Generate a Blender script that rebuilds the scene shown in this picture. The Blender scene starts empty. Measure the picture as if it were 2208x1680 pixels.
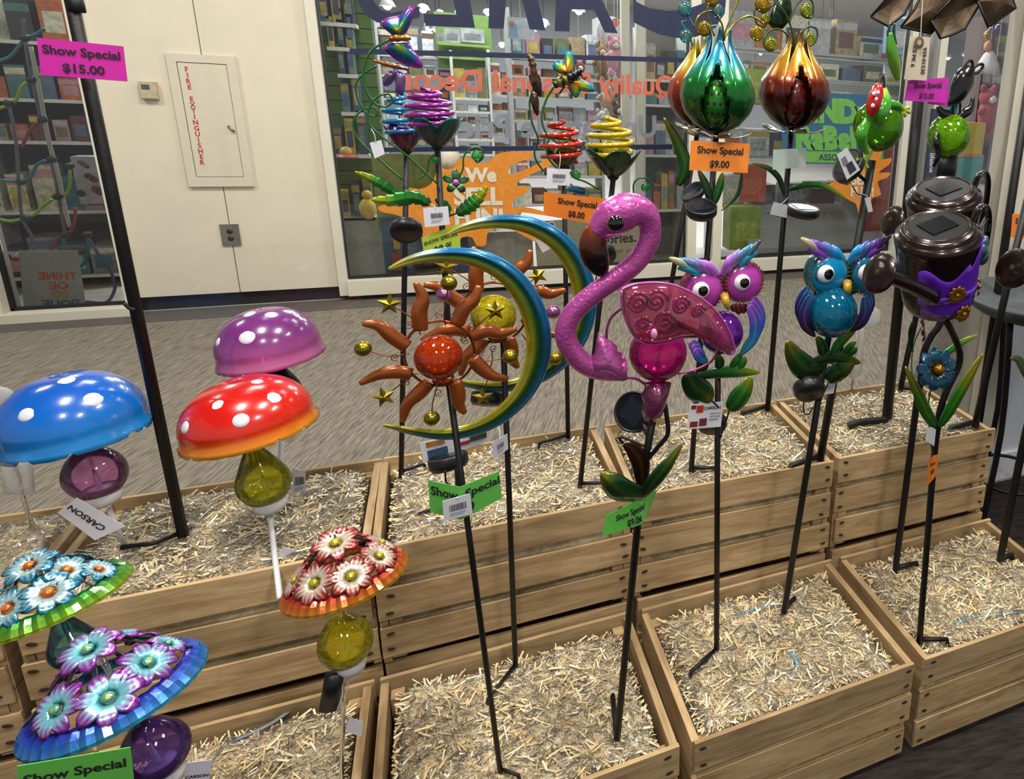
import bpy, math, random
from mathutils import Vector, Matrix
random.seed(7)
S = bpy.context.scene
COL = S.collection
R_ = math.radians

# ---------------------------------------------------------------- camera
FPX, CX, CY, HC = 1464.29, 1635.9, 627.03, 1.2421          # focal length and principal point in pixels, camera height
YAW, PIT, ROL = R_(24.782), R_(15.581), R_(2.806)
_f = Vector((math.cos(PIT)*math.sin(YAW), math.cos(PIT)*math.cos(YAW), -math.sin(PIT)))
_r = Vector((math.cos(YAW), -math.sin(YAW), 0)); _u = _r.cross(_f)
CR = _r*math.cos(ROL) + _u*math.sin(ROL); CU = -_r*math.sin(ROL) + _u*math.cos(ROL)
CAMP = Vector((0, 0, HC))
cd = bpy.data.cameras.new('camera'); cam = bpy.data.objects.new('camera', cd); COL.objects.link(cam)
cd.sensor_width = 36; cd.lens = 36*FPX/2208
cd.shift_x = -(CX-1104)/2208; cd.shift_y = -(840-CY)/2208
cd.clip_start = .05; cd.clip_end = 60
cam.matrix_world = Matrix(((CR.x, CU.x, -_f.x, 0), (CR.y, CU.y, -_f.y, 0), (CR.z, CU.z, -_f.z, HC), (0, 0, 0, 1)))
S.camera = cam

# ---------------------------------------------------------------- world, lights, exposure
w = bpy.data.worlds.new('world'); S.world = w; w.use_nodes = True
w.node_tree.nodes['Background'].inputs[0].default_value = (.95, .96, 1, 1)
w.node_tree.nodes['Background'].inputs[1].default_value = .35
S.view_settings.view_transform = 'Standard'; S.view_settings.look = 'None'
S.view_settings.gamma = 1; S.view_settings.use_curve_mapping = False
S.view_settings.exposure = 0.0
S.cycles.transparent_max_bounces = 24; S.cycles.max_bounces = 8; S.cycles.caustics_refractive = False; S.cycles.caustics_reflective = False
S.cycles.sample_clamp_indirect = 4
def area(name, loc, sx, sy, power, col=(1, .95, .87)):
    l = bpy.data.lights.new(name, 'AREA'); l.shape = 'RECTANGLE'; l.size = sx; l.size_y = sy; l.energy = power; l.color = col
    o = bpy.data.objects.new(name, l); COL.objects.link(o); o.location = loc
    return o
# ceiling troffers of the showroom, downlights of the corridor and of the shop across it
for x, y, p in ((-.55, .75, 40), (.65, .75, 40), (1.9, .6, 30), (-.4, -1.0, 30), (1.0, -1.0, 30)): area('showroom_troffer', (x, y, 2.84), .3, .5, p)
for x in (-2.2, -.4, 1.4, 3.2): area('corridor_light', (x, 3.0, 2.84), .6, .6, 46, (1, .96, .9))
for x, y in ((-1.9, 5.6), (0.2, 5.8), (1.9, 5.8), (3.6, 6.0), (5.4, 6.5), (0.5, 8.2), (3.0, 8.2), (1.5, 11.5), (5.5, 11)): area('shop_light', (x, y, 2.84), .7, .7, 80, (.95, .97, 1))

# ---------------------------------------------------------------- projection helpers (pixel of the 2208x1680 frame -> point on the plane y = Y)
def ray(px, py):
    return CR*((px-CX)/FPX) - CU*((py-CY)/FPX) + _f
def W(px, py, Y):
    d = ray(px, py); return CAMP + d*(Y/d.y)
def WZ(px, py, z):
    d = ray(px, py); return CAMP + d*((z-HC)/d.z)
def WX(px, py, X):
    d = ray(px, py); return CAMP + d*(X/d.x)
def sc(px, py, Y):
    return (W(px+1, py, Y)-W(px, py, Y)).length
def V(*a): return Vector(a)

# ---------------------------------------------------------------- colour and materials
def lin(c):
    if isinstance(c, str):
        c = c.lstrip('#'); c = tuple(int(c[i:i+2], 16)/255 for i in (0, 2, 4))
    return tuple(((x/12.92) if x <= .04045 else ((x+.055)/1.055)**2.4) for x in c[:3])
def mixc(a, b, t):
    t = max(0, min(1, t)); return tuple(a[i]*(1-t)+b[i]*t for i in range(3))
def ramp(stops, t):
    if t <= stops[0][0]: return stops[0][1]
    for (t0, c0), (t1, c1) in zip(stops, stops[1:]):
        if t <= t1: return mixc(c0, c1, (t-t0)/(t1-t0) if t1 > t0 else 0)
    return stops[-1][1]
MATS = {}
def _new(name):
    m = bpy.data.materials.new(name); m.use_nodes = True; nt = m.node_tree
    return m, nt, nt.nodes['Principled BSDF'], nt.nodes['Material Output']
def nd(nt, t, **k):
    n = nt.nodes.new(t)
    for a, b in k.items():
        if a.startswith('i_'): n.inputs[a[2:].replace('_', ' ')].default_value = b
        else: setattr(n, a, b)
    return n
def mat(name, col=None, rough=.5, metal=0, coat=0, var=.12, scale=40, bump=0, spec=.5, emit=None, strength=0, bscale=None, randobj=0):
    """principled material; col None -> reads the painted colour attribute; var modulates it with noise"""
    if name in MATS: return MATS[name]
    m, nt, b, out = _new(name); L = nt.links
    b.inputs['Roughness'].default_value = rough; b.inputs['Metallic'].default_value = metal
    b.inputs['Coat Weight'].default_value = coat; b.inputs['Specular IOR Level'].default_value = spec
    tc = nd(nt, 'ShaderNodeTexCoord'); no = nd(nt, 'ShaderNodeTexNoise'); no.inputs['Scale'].default_value = scale; no.inputs['Detail'].default_value = 4
    L.new(tc.outputs['Object'], no.inputs['Vector'])
    if col is None:
        a = nd(nt, 'ShaderNodeAttribute', attribute_name='Col'); src = a.outputs['Color']
    else:
        c = nd(nt, 'ShaderNodeRGB'); c.outputs[0].default_value = (*lin(col), 1); src = c.outputs[0]
    mr = nd(nt, 'ShaderNodeMapRange'); mr.inputs['From Min'].default_value = .3; mr.inputs['From Max'].default_value = .7
    mr.inputs['To Min'].default_value = 1-var; mr.inputs['To Max'].default_value = 1+var
    L.new(no.outputs['Fac'], mr.inputs['Value'])
    sock = mr.outputs[0]
    if randobj:
        oi = nd(nt, 'ShaderNodeObjectInfo'); m2 = nd(nt, 'ShaderNodeMapRange'); m2.inputs['To Min'].default_value = 1-randobj; m2.inputs['To Max'].default_value = 1+randobj
        L.new(oi.outputs['Random'], m2.inputs['Value']); mm = nd(nt, 'ShaderNodeMath', operation='MULTIPLY')
        L.new(sock, mm.inputs[0]); L.new(m2.outputs[0], mm.inputs[1]); sock = mm.outputs[0]
    vm = nd(nt, 'ShaderNodeVectorMath', operation='SCALE'); L.new(src, vm.inputs[0]); L.new(sock, vm.inputs['Scale'])
    L.new(vm.outputs[0], b.inputs['Base Color'])
    if bump:
        n2 = nd(nt, 'ShaderNodeTexNoise'); n2.inputs['Scale'].default_value = bscale or scale*2; L.new(tc.outputs['Object'], n2.inputs['Vector'])
        bp = nd(nt, 'ShaderNodeBump'); bp.inputs['Strength'].default_value = bump; bp.inputs['Distance'].default_value = .002
        L.new(n2.outputs['Fac'], bp.inputs['Height']); L.new(bp.outputs[0], b.inputs['Normal'])
    if emit:
        b.inputs['Emission Color'].default_value = (*lin(emit), 1); b.inputs['Emission Strength'].default_value = strength
    MATS[name] = m; return m
def glass(name, col, body=.35, crack=.25, rough=.06, scale=55, attr=False):
    """tinted blown glass: see-through tint, some coloured body scatter in a crackle pattern, fresnel gloss"""
    if name in MATS: return MATS[name]
    m, nt, b, out = _new(name); L = nt.links; nt.nodes.remove(b)
    tc = nd(nt, 'ShaderNodeTexCoord'); vo = nd(nt, 'ShaderNodeTexVoronoi', feature='DISTANCE_TO_EDGE'); vo.inputs['Scale'].default_value = scale
    no = nd(nt, 'ShaderNodeTexNoise'); no.inputs['Scale'].default_value = scale*.6; no.inputs['Detail'].default_value = 5
    L.new(tc.outputs['Object'], no.inputs['Vector'])
    mx = nd(nt, 'ShaderNodeVectorMath', operation='MULTIPLY_ADD'); mx.inputs[1].default_value = (.06,)*3
    L.new(no.outputs['Color'], mx.inputs[0]); L.new(tc.outputs['Object'], mx.inputs[2]); L.new(mx.outputs[0], vo.inputs['Vector'])
    mr = nd(nt, 'ShaderNodeMapRange'); mr.inputs['From Max'].default_value = .12; mr.inputs['To Min'].default_value = min(1, body+crack); mr.inputs['To Max'].default_value = body
    L.new(vo.outputs['Distance'], mr.inputs['Value'])
    tr = nd(nt, 'ShaderNodeBsdfTransparent'); df = nd(nt, 'ShaderNodeBsdfDiffuse'); tl = nd(nt, 'ShaderNodeBsdfTranslucent'); gl = nd(nt, 'ShaderNodeBsdfGlossy')
    lc = lin(col)
    mxv = max(lc); tint = tuple(.25+.75*(x/mxv) if mxv else 1 for x in lc)
    if attr:
        a = nd(nt, 'ShaderNodeAttribute', attribute_name='Col')
        for s_ in (tr, df, tl): L.new(a.outputs['Color'], s_.inputs[0])
    else:
        tr.inputs[0].default_value = (*tuple((x/mxv)**.36*.98 for x in lc), 1); df.inputs[0].default_value = (*lc, 1); tl.inputs[0].default_value = (*lc, 1)
    gl.inputs['Roughness'].default_value = rough
    bp = nd(nt, 'ShaderNodeBump'); bp.inputs['Strength'].default_value = .25; bp.inputs['Distance'].default_value = .002
    L.new(no.outputs['Fac'], bp.inputs['Height'])
    L.new(bp.outputs[0], gl.inputs['Normal']); L.new(bp.outputs[0], df.inputs['Normal'])
    m0 = nd(nt, 'ShaderNodeMixShader'); m0.inputs[0].default_value = .35; L.new(df.outputs[0], m0.inputs[1]); L.new(tl.outputs[0], m0.inputs[2])
    m1 = nd(nt, 'ShaderNodeMixShader'); L.new(mr.outputs[0], m1.inputs[0]); L.new(tr.outputs[0], m1.inputs[1]); L.new(m0.outputs[0], m1.inputs[2])
    fr = nd(nt, 'ShaderNodeFresnel'); fr.inputs[0].default_value = 1.5; L.new(bp.outputs[0], fr.inputs['Normal'])
    m2 = nd(nt, 'ShaderNodeMixShader'); L.new(fr.outputs[0], m2.inputs[0]); L.new(m1.outputs[0], m2.inputs[1]); L.new(gl.outputs[0], m2.inputs[2])
    L.new(m2.outputs[0], out.inputs[0]); MATS[name] = m; return m
def clear(name, tint=(1, 1, 1), refl=1.0, rough=.02, bump=0, bscale=20, haze=0):
    """clear pane or film"""
    if name in MATS: return MATS[name]
    m, nt, b, out = _new(name); L = nt.links; nt.nodes.remove(b)
    tr = nd(nt, 'ShaderNodeBsdfTransparent'); tr.inputs[0].default_value = (*tint, 1); gl = nd(nt, 'ShaderNodeBsdfGlossy'); gl.inputs['Roughness'].default_value = rough
    fr = nd(nt, 'ShaderNodeFresnel'); fr.inputs[0].default_value = 1.45
    if bump:
        tc = nd(nt, 'ShaderNodeTexCoord'); no = nd(nt, 'ShaderNodeTexNoise'); no.inputs['Scale'].default_value = bscale; no.inputs['Detail'].default_value = 3; no.inputs['Distortion'].default_value = 1.2
        L.new(tc.outputs['Object'], no.inputs['Vector']); bp = nd(nt, 'ShaderNodeBump'); bp.inputs['Strength'].default_value = bump; bp.inputs['Distance'].default_value = .03
        L.new(no.outputs['Fac'], bp.inputs['Height']); L.new(bp.outputs[0], gl.inputs['Normal']); L.new(bp.outputs[0], fr.inputs['Normal'])
    mu = nd(nt, 'ShaderNodeMath', operation='MULTIPLY'); mu.inputs[1].default_value = refl; L.new(fr.outputs[0], mu.inputs[0])
    src = tr.outputs[0]
    if haze:
        df = nd(nt, 'ShaderNodeBsdfDiffuse'); df.inputs[0].default_value = (.88, .86, .82, 1); mh = nd(nt, 'ShaderNodeMixShader'); mh.inputs[0].default_value = haze
        L.new(tr.outputs[0], mh.inputs[1]); L.new(df.outputs[0], mh.inputs[2]); src = mh.outputs[0]
    mx = nd(nt, 'ShaderNodeMixShader'); L.new(mu.outputs[0], mx.inputs[0]); L.new(src, mx.inputs[1]); L.new(gl.outputs[0], mx.inputs[2])
    L.new(mx.outputs[0], out.inputs[0]); MATS[name] = m; return m
def wood(name, a, b_, scale=1.0):
    m, nt, b, out = _new(name); L = nt.links
    tc = nd(nt, 'ShaderNodeTexCoord'); oi = nd(nt, 'ShaderNodeObjectInfo')
    ad = nd(nt, 'ShaderNodeVectorMath', operation='MULTIPLY_ADD'); cb = nd(nt, 'ShaderNodeCombineXYZ')
    ml = nd(nt, 'ShaderNodeMath', operation='MULTIPLY'); ml.inputs[1].default_value = 37; L.new(oi.outputs['Random'], ml.inputs[0])
    for i in range(3): L.new(ml.outputs[0], cb.inputs[i])
    ad.inputs[1].default_value = (4*scale, 34*scale, 34*scale); L.new(tc.outputs['Object'], ad.inputs[0]); L.new(cb.outputs[0], ad.inputs[2])
    n1 = nd(nt, 'ShaderNodeTexNoise'); n1.inputs['Scale'].default_value = 1.6; n1.inputs['Detail'].default_value = 8; n1.inputs['Roughness'].default_value = .65; n1.inputs['Distortion'].default_value = .6
    L.new(ad.outputs[0], n1.inputs['Vector'])
    cr = nd(nt, 'ShaderNodeValToRGB'); e = cr.color_ramp.elements
    e[0].position = .3; e[0].color = (*lin(a), 1); e[1].position = .72; e[1].color = (*lin(b_), 1)
    L.new(n1.outputs['Fac'], cr.inputs[0])
    ad2 = nd(nt, 'ShaderNodeVectorMath', operation='MULTIPLY_ADD'); ad2.inputs[1].default_value = (7, 16, 16); L.new(tc.outputs['Object'], ad2.inputs[0]); L.new(cb.outputs[0], ad2.inputs[2])
    n2 = nd(nt, 'ShaderNodeTexNoise'); n2.inputs['Scale'].default_value = 1.3; n2.inputs['Detail'].default_value = 3; L.new(ad2.outputs[0], n2.inputs['Vector'])
    mr = nd(nt, 'ShaderNodeMapRange'); mr.inputs['From Min'].default_value = .62; mr.inputs['From Max'].default_value = .8; mr.inputs['To Min'].default_value = 0; mr.inputs['To Max'].default_value = .6
    L.new(n2.outputs['Fac'], mr.inputs['Value'])
    mx = nd(nt, 'ShaderNodeMixRGB'); mx.inputs[2].default_value = (*lin('#6b4a2c'), 1); L.new(mr.outputs[0], mx.inputs[0]); L.new(cr.outputs[0], mx.inputs[1])
    m2 = nd(nt, 'ShaderNodeMapRange'); m2.inputs['To Min'].default_value = .82; m2.inputs['To Max'].default_value = 1.1; L.new(oi.outputs['Random'], m2.inputs['Value'])
    vm = nd(nt, 'ShaderNodeVectorMath', operation='SCALE'); L.new(mx.outputs[0], vm.inputs[0]); L.new(m2.outputs[0], vm.inputs['Scale'])
    L.new(vm.outputs[0], b.inputs['Base Color']); b.inputs['Roughness'].default_value = .75; b.inputs['Specular IOR Level'].default_value = .25
    bp = nd(nt, 'ShaderNodeBump'); bp.inputs['Strength'].default_value = .3; bp.inputs['Distance'].default_value = .002; L.new(n1.outputs['Fac'], bp.inputs['Height']); L.new(bp.outputs[0], b.inputs['Normal'])
    MATS[name] = m; return m
PAINT = mat('painted_metal', None, .26, .45, .5, .1, 60, .12)
PGLOSS = mat('gloss_paint', None, .22, .0, .6, .06, 40)
PMATTE = mat('matte_paint', None, .65, 0, 0, .1, 30)
PRINT = mat('printed_card', None, .55, 0, 0, .03, 20)
BLACK = mat('black_iron', '#0c0a0a', .5, 0, 0, .3, 60, .2, .35)
BLKPL = mat('black_plastic', '#0d0d0f', .42, 0, .1, .1)
PANEL = mat('solar_cell', '#0b0d12', .3, 0, 0, .1, 40, 0, .25)
COPPER = mat('copper_wire', '#8a4a26', .3, .8)
WHITEP = mat('white_plastic', '#d6d8dc', .4, 0, .2, .03)
GOLD = mat('antique_gold', '#8a7a22', .28, .85, 0, .2, 60)
TAGW = mat('white_tag', '#d4d4de', .6, 0, 0, .02)
INK = mat('ink', '#1c1820', .7, 0, 0, .05)
STRING = mat('white_string', '#d8d8d8', .6)

# ---------------------------------------------------------------- objects
def thing(name, label, cat, loc=(0, 0, 0), group=None, kind=None):
    o = bpy.data.objects.new(name, None); COL.objects.link(o); o.location = loc; o.empty_display_size = .02
    o['label'] = label; o['category'] = cat
    if group: o['group'] = group
    if kind: o['kind'] = kind
    return o
def tag(o, label, cat, group=None):
    o['label'] = label; o['category'] = cat
    if group: o['group'] = group
    return o
def obj(name, verts, faces, material, parent=None, cols=None, smooth=True, solid=0, label=None, mats=None, midx=None, loc=None):
    """mesh from WORLD coordinates; parent (or loc) gives the origin it is stored against"""
    org = Vector(loc) if loc is not None else (wloc(parent) if parent else Vector((0, 0, 0)))
    me = bpy.data.meshes.new(name); me.from_pydata([tuple(Vector(v)-org) for v in verts], [], faces)
    if cols:
        at = me.color_attributes.new('Col', 'FLOAT_COLOR', 'POINT')
        for i, c in enumerate(cols): at.data[i].color = (c[0], c[1], c[2], 1)
    for m in (mats or [material]): me.materials.append(m)
    if midx:
        for p, i in zip(me.polygons, midx): p.material_index = i
    if smooth: me.polygons.foreach_set('use_smooth', [True]*len(me.polygons))
    me.update()
    o = bpy.data.objects.new(name, me); COL.objects.link(o)
    if parent:
        o.parent = parent
        if loc is not None: o.location = org-wloc(parent)
    elif loc is not None: o.location = org
    if solid:
        md = o.modifiers.new('thickness', 'SOLIDIFY'); md.thickness = solid; md.offset = 0
    if label: o['label'] = label
    return o
def wloc(o):
    l = Vector(o.location)
    while o.parent: o = o.parent; l = l+Vector(o.location)
    return l
def struct(name, verts, faces, material, parent=None, **k):
    o = obj(name, verts, faces, material, parent, smooth=False, **k)
    if not parent: o['kind'] = 'structure'
    return o
def boxvf(x0, y0, z0, x1, y1, z1):
    v = [(x0, y0, z0), (x1, y0, z0), (x1, y1, z0), (x0, y1, z0), (x0, y0, z1), (x1, y0, z1), (x1, y1, z1), (x0, y1, z1)]
    f = [(0, 3, 2, 1), (4, 5, 6, 7), (0, 1, 5, 4), (1, 2, 6, 5), (2, 3, 7, 6), (3, 0, 4, 7)]
    return v, f
def merge(*parts):
    v, f = [], []
    for pv, pf in parts:
        n = len(v); v += list(pv); f += [tuple(i+n for i in q) for q in pf]
    return v, f
def smooth(pts, n=6):
    """catmull-rom through points of any dimension"""
    P = [tuple(p) for p in pts]; out = []
    for i in range(len(P)-1):
        p0 = P[max(i-1, 0)]; p1 = P[i]; p2 = P[i+1]; p3 = P[min(i+2, len(P)-1)]
        for k in range(n):
            t = k/n
            out.append(tuple(.5*((2*b)+(-a+c)*t+(2*a-5*b+4*c-d)*t*t+(-a+3*b-3*c+d)*t**3) for a, b, c, d in zip(p0, p1, p2, p3)))
    out.append(P[-1]); return out
def sweep(pts, w, d=None, seg=10, nrm=(0, -1, 0), prof=None, colf=None, cap=True):
    """tube along 3D pts; half width w (in the plane across nrm) and half depth d (along nrm), numbers or lists; prof(a)->radius factor"""
    n = len(pts); pts = [Vector(p) for p in pts]; nrm = Vector(nrm)
    w = w if isinstance(w, (list, tuple)) else [w]*n
    d = w if d is None else (d if isinstance(d, (list, tuple)) else [d]*n)
    v, c, f = [], [], []
    ps = None
    for i, p in enumerate(pts):
        t = (pts[min(i+1, n-1)]-pts[max(i-1, 0)])
        if t.length < 1e-9: t = Vector((0, 0, 1))
        t.normalize()
        s = t.cross(nrm)
        if s.length < .15: s = ps if ps else t.orthogonal()
        s = (s - t*s.dot(t)); s.normalize()
        if ps and s.dot(ps) < 0 and abs(t.dot(nrm)) > .8: s = -s
        ps = s; u = s.cross(t)
        for k in range(seg):
            a = 2*math.pi*k/seg; rf = prof(a) if prof else 1
            v.append(p + s*(math.cos(a)*w[i]*rf) + u*(math.sin(a)*d[i]*rf))
            if colf: c.append(colf(i/(n-1), a))
    for i in range(n-1):
        for k in range(seg):
            k2 = (k+1) % seg
            f.append((i*seg+k, i*seg+k2, (i+1)*seg+k2, (i+1)*seg+k))
    if cap: f.append(tuple(range(seg))[::-1]); f.append(tuple((n-1)*seg+k for k in range(seg)))
    return v, f, (c or None)
def axes(up, front=(0, -1, 0)):
    a = Vector(up).normalized(); x = Vector(front).cross(a)
    x = x if x.length > .01 else Vector((1, 0, 0)); x.normalize(); y = a.cross(x)
    return x, y, a
def lathe(cen, prof, up=(0, 0, 1), seg=28, colf=None, rmod=None, cap=False, ang0=0, ang1=2*math.pi, front=(0, -1, 0)):
    """prof: [(r, h)] about the axis through cen; rmod(a, j)->(dr, dh)"""
    x, y, a = axes(up, front); cen = Vector(cen); v, c, f = [], [], []; full = abs(ang1-ang0-2*math.pi) < 1e-6
    m = seg if full else seg+1
    for j, (r, h) in enumerate(prof):
        for k in range(m):
            t = ang0+(ang1-ang0)*k/seg
            dr, dh = rmod(t, j) if rmod else (0, 0)
            v.append(cen + x*((r+dr)*math.cos(t)) + y*((r+dr)*math.sin(t)) + a*(h+dh))
            if colf: c.append(colf(j/(len(prof)-1), t))
    for j in range(len(prof)-1):
        for k in range(seg):
            k2 = (k+1) % m if full else k+1
            f.append((j*m+k, j*m+k2, (j+1)*m+k2, (j+1)*m+k))
    if cap: f.append(tuple(range(m))[::-1]); f.append(tuple((len(prof)-1)*m+k for k in range(m)))
    return v, f, (c or None)
def ballvf(cen, r, up=(0, 0, 1), seg=24, rings=14, sz=1.0, drop=0, colf=None):
    """sphere, sz squashes the axis, drop pulls the top to a point"""
    pr = []
    for j in range(rings+1):
        a = -math.pi/2+math.pi*j/rings; h = math.sin(a)*r*sz; rr = math.cos(a)*r
        if drop and h > 0: h = h*(1+drop*(h/(r*sz))**3); rr = rr*(1-.25*drop*(math.sin(a))**2)
        pr.append((max(rr, 1e-5), h))
    return lathe(cen, pr, up, seg, colf)
def fan(outline, cen, bulge=0, n=(0, -1, 0), rings=4, colf=None):
    """star-shaped sheet: outline world points around cen, domed by bulge along n"""
    n = Vector(n); cen = Vector(cen); m = len(outline); v = [cen+n*bulge]; c = [colf(0, 0)] if colf else None; f = []
    for j in range(1, rings+1):
        t = j/rings
        for k, p in enumerate(outline):
            v.append(cen+(Vector(p)-cen)*t+n*(bulge*(1-t*t)))
            if colf: c.append(colf(t, k/m))
    for k in range(m): f.append((0, 1+k, 1+(k+1) % m))
    for j in range(rings-1):
        for k in range(m):
            a = 1+j*m; b = a+m; k2 = (k+1) % m
            f.append((a+k, b+k, b+k2, a+k2))
    return v, f, c
def poly(outline, thick=.002, n=(0, -1, 0)):
    """flat prism of any outline (triangulated by Blender)"""
    n = Vector(n)*thick; k = len(outline)
    v = [Vector(p) for p in outline]+[Vector(p)+n for p in outline]
    f = [tuple(range(k))[::-1], tuple(range(k, 2*k))]+[(i, (i+1) % k, k+(i+1) % k, k+i) for i in range(k)]
    return v, f
def O3(name, vfc, material, parent, **k):
    return obj(name, vfc[0], vfc[1], material, parent, cols=(vfc[2] if len(vfc) > 2 else None), **k)
def clone(o, parent, loc=None, rot=None, name=None):
    c = o.copy(); COL.objects.link(c); c.parent = parent
    if loc is not None: c.location = loc
    if rot is not None: c.rotation_euler = rot
    return c
_tc = {}
def textvf(s, bold=.0, res=3):
    """outline text as flat mesh, normalised so that its cap height is about 1; returns verts(u,v), faces, width"""
    key = (s, bold)
    if key in _tc: return _tc[key]
    cu = bpy.data.curves.new('text', 'FONT'); cu.body = s; cu.size = 1; cu.offset = bold; cu.resolution_u = res
    o = bpy.data.objects.new('text', cu); COL.objects.link(o)
    dg = bpy.context.evaluated_depsgraph_get(); me = bpy.data.meshes.new_from_object(o.evaluated_get(dg))
    v = [(q.co.x, q.co.y) for q in me.vertices]; f = [tuple(p.vertices) for p in me.polygons]
    bpy.data.objects.remove(o); bpy.data.curves.remove(cu); bpy.data.meshes.remove(me)
    if not v: return [], [], 0
    x0 = min(a for a, _ in v); x1 = max(a for a, _ in v); H = .70
    v = [((a-x0)/H, b/H) for a, b in v]
    _tc[key] = (v, f, (x1-x0)/H); return _tc[key]
# ================================================================ the setting
M_CARPET = mat('corridor_carpet', '#7c766b', .95, 0, 0, .10, 9, .5, .1)
def streaky(name, a, b_, sx, sy, rot, rough=.9, spec=.15, bump=.3, pos=(.38, .62)):
    m, nt, b, out = _new(name); L = nt.links
    tc = nd(nt, 'ShaderNodeTexCoord'); m0 = nd(nt, 'ShaderNodeMapping'); m0.inputs['Rotation'].default_value = (0, 0, rot); mp = nd(nt, 'ShaderNodeMapping'); mp.inputs['Scale'].default_value = (sx, sy, max(sx, 1) if rot == 0 else 1)
    L.new(tc.outputs['Object'], m0.inputs[0]); L.new(m0.outputs[0], mp.inputs[0]); n1 = nd(nt, 'ShaderNodeTexNoise'); n1.inputs['Scale'].default_value = 1; n1.inputs['Detail'].default_value = 6; n1.inputs['Roughness'].default_value = .7
    L.new(mp.outputs[0], n1.inputs['Vector']); cr = nd(nt, 'ShaderNodeValToRGB'); e = cr.color_ramp.elements
    e[0].position = pos[0]; e[0].color = (*lin(a), 1); e[1].position = pos[1]; e[1].color = (*lin(b_), 1); L.new(n1.outputs['Fac'], cr.inputs[0])
    L.new(cr.outputs[0], b.inputs['Base Color']); b.inputs['Roughness'].default_value = rough; b.inputs['Specular IOR Level'].default_value = spec
    bp = nd(nt, 'ShaderNodeBump'); bp.inputs['Strength'].default_value = bump; bp.inputs['Distance'].default_value = .003; L.new(n1.outputs['Fac'], bp.inputs['Height']); L.new(bp.outputs[0], b.inputs['Normal'])
    MATS[name] = m; return m
M_CARPET = streaky('corridor_carpet_streaks', '#57514a', '#8e8678', 10, 130, R_(-72))
M_SHOWFLOOR = streaky('dark_carpet_tile', '#1f1b1a', '#332d2b', 14, 90, R_(10))
M_SHOPFLOOR = mat('shop_floor', '#a9a29c', .5, 0, 0, .06, 3)
M_WALL = mat('painted_wall', '#d3cab6', .7, 0, 0, .035, 5, .06, .3)
M_FRAME = mat('cream_frame', '#d3cdbc', .45, 0, .1, .03, 6)
M_CEIL = mat('ceiling_tile', '#b9b7b2', .9, 0, 0, .05, 3)
M_DARK = mat('dark_base', '#16120f', .6, 0, 0, .2)
M_STRIP = mat('grey_floor_strip', '#4d4843', .8, 0, 0, .1)
M_GASKET = mat('black_gasket', '#0e0d0c', .5)
M_PANE = clear('window_glass', (.985, .99, .985), .75)
M_PANE2 = clear('shop_glass', (.96, .97, .965), .8)
def sbox(name, x0, y0, z0, x1, y1, z1, m, parent=None, **k):
    return struct(name, *boxvf(x0, y0, z0, x1, y1, z1), m, parent, **k)
def S_(o, label):
    o['label'] = label; return o
S_(sbox('floor_showroom', -4, -3, -.1, 5.5, 1.56, 0, M_SHOWFLOOR), 'dark carpet of the showroom in front of the crates')
S_(sbox('floor_corridor', -6, 1.56, -.1, 10, 4.28, 0, M_CARPET), 'grey streaked carpet of the corridor behind the glass')
S_(sbox('trim_1', -6, 4.28, -.1, 10, 4.5, .001, M_STRIP), 'dark grey strip along the foot of the shop fronts')
S_(sbox('floor_shop', -6, 4.5, -.1, 10, 11, 0, M_SHOPFLOOR), 'pale floor inside the shop across the corridor')
S_(sbox('ceiling_showroom', -4, -3, 2.9, 5.5, 1.66, 2.98, M_CEIL), 'ceiling above the garden stakes')
S_(sbox('ceiling_corridor', -6, 1.66, 2.9, 10, 4.5, 2.98, M_CEIL), 'ceiling of the corridor')
S_(sbox('ceiling_shop', -6, 4.5, 2.9, 10, 11, 2.98, M_CEIL), 'ceiling of the shop')
# showroom window: pane, rail, post
XP = 1.536
def pane(name, x0, z0, x1, z1, y, m, parent):
    return obj(name, *boxvf(x0, y-.003, z0, x1, y+.003, z1), m, parent, smooth=False)
w1 = thing('window_1', 'large clear glass of the showroom with mirrored vinyl lettering', 'window', (-.5, 1.6, 0), kind='structure'); del w1['category']
pane('glass_pane', -3.5, .12, XP, 2.9, 1.6, M_PANE, w1)
obj('bottom_rail', *boxvf(-3.5, 1.57, 0, XP, 1.64, .12), M_FRAME, w1, smooth=False)
obj('post', *boxvf(XP, 1.56, 0, XP+.085, 1.66, 2.9), M_FRAME, w1, smooth=False)
M_RWALL = mat('blue_grey_panel', '#bcc2ca', .5, 0, 0, .03)
wr = S_(sbox('wall_right', XP+.085, 1.585, .1, 4.5, 1.64, 2.9, M_RWALL), 'pale blue-grey panel right of the window post')
S_(sbox('baseboard_right', XP+.085, 1.57, 0, 4.5, 1.66, .1, mat('white_base', '#c8cbd2', .5)), 'white base under the pale panel')
# wall with the extinguisher cabinet: two boards with a joint between them
XL, XR, XS = -1.565, -.632, -1.112
wb = thing('wall_back', 'cream wall of two boards with a fire extinguisher cabinet', 'wall', (XS, 4.5, 0), kind='structure'); del wb['category']
obj('panel', *boxvf(XL, 4.5, .078, XS-.0025, 4.62, 2.9), M_WALL, wb, smooth=False)
obj('panel', *boxvf(XS+.0025, 4.5, .078, XR, 4.62, 2.9), M_WALL, wb, smooth=False)
obj('joint_backing', *boxvf(XS-.003, 4.508, .078, XS+.003, 4.6, 2.9), mat('joint', '#8f8878', .8), wb, smooth=False)
S_(sbox('baseboard_back', XL, 4.52, 0, XR, 4.62, .078, M_DARK), 'black recessed base under the cream wall')
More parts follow.
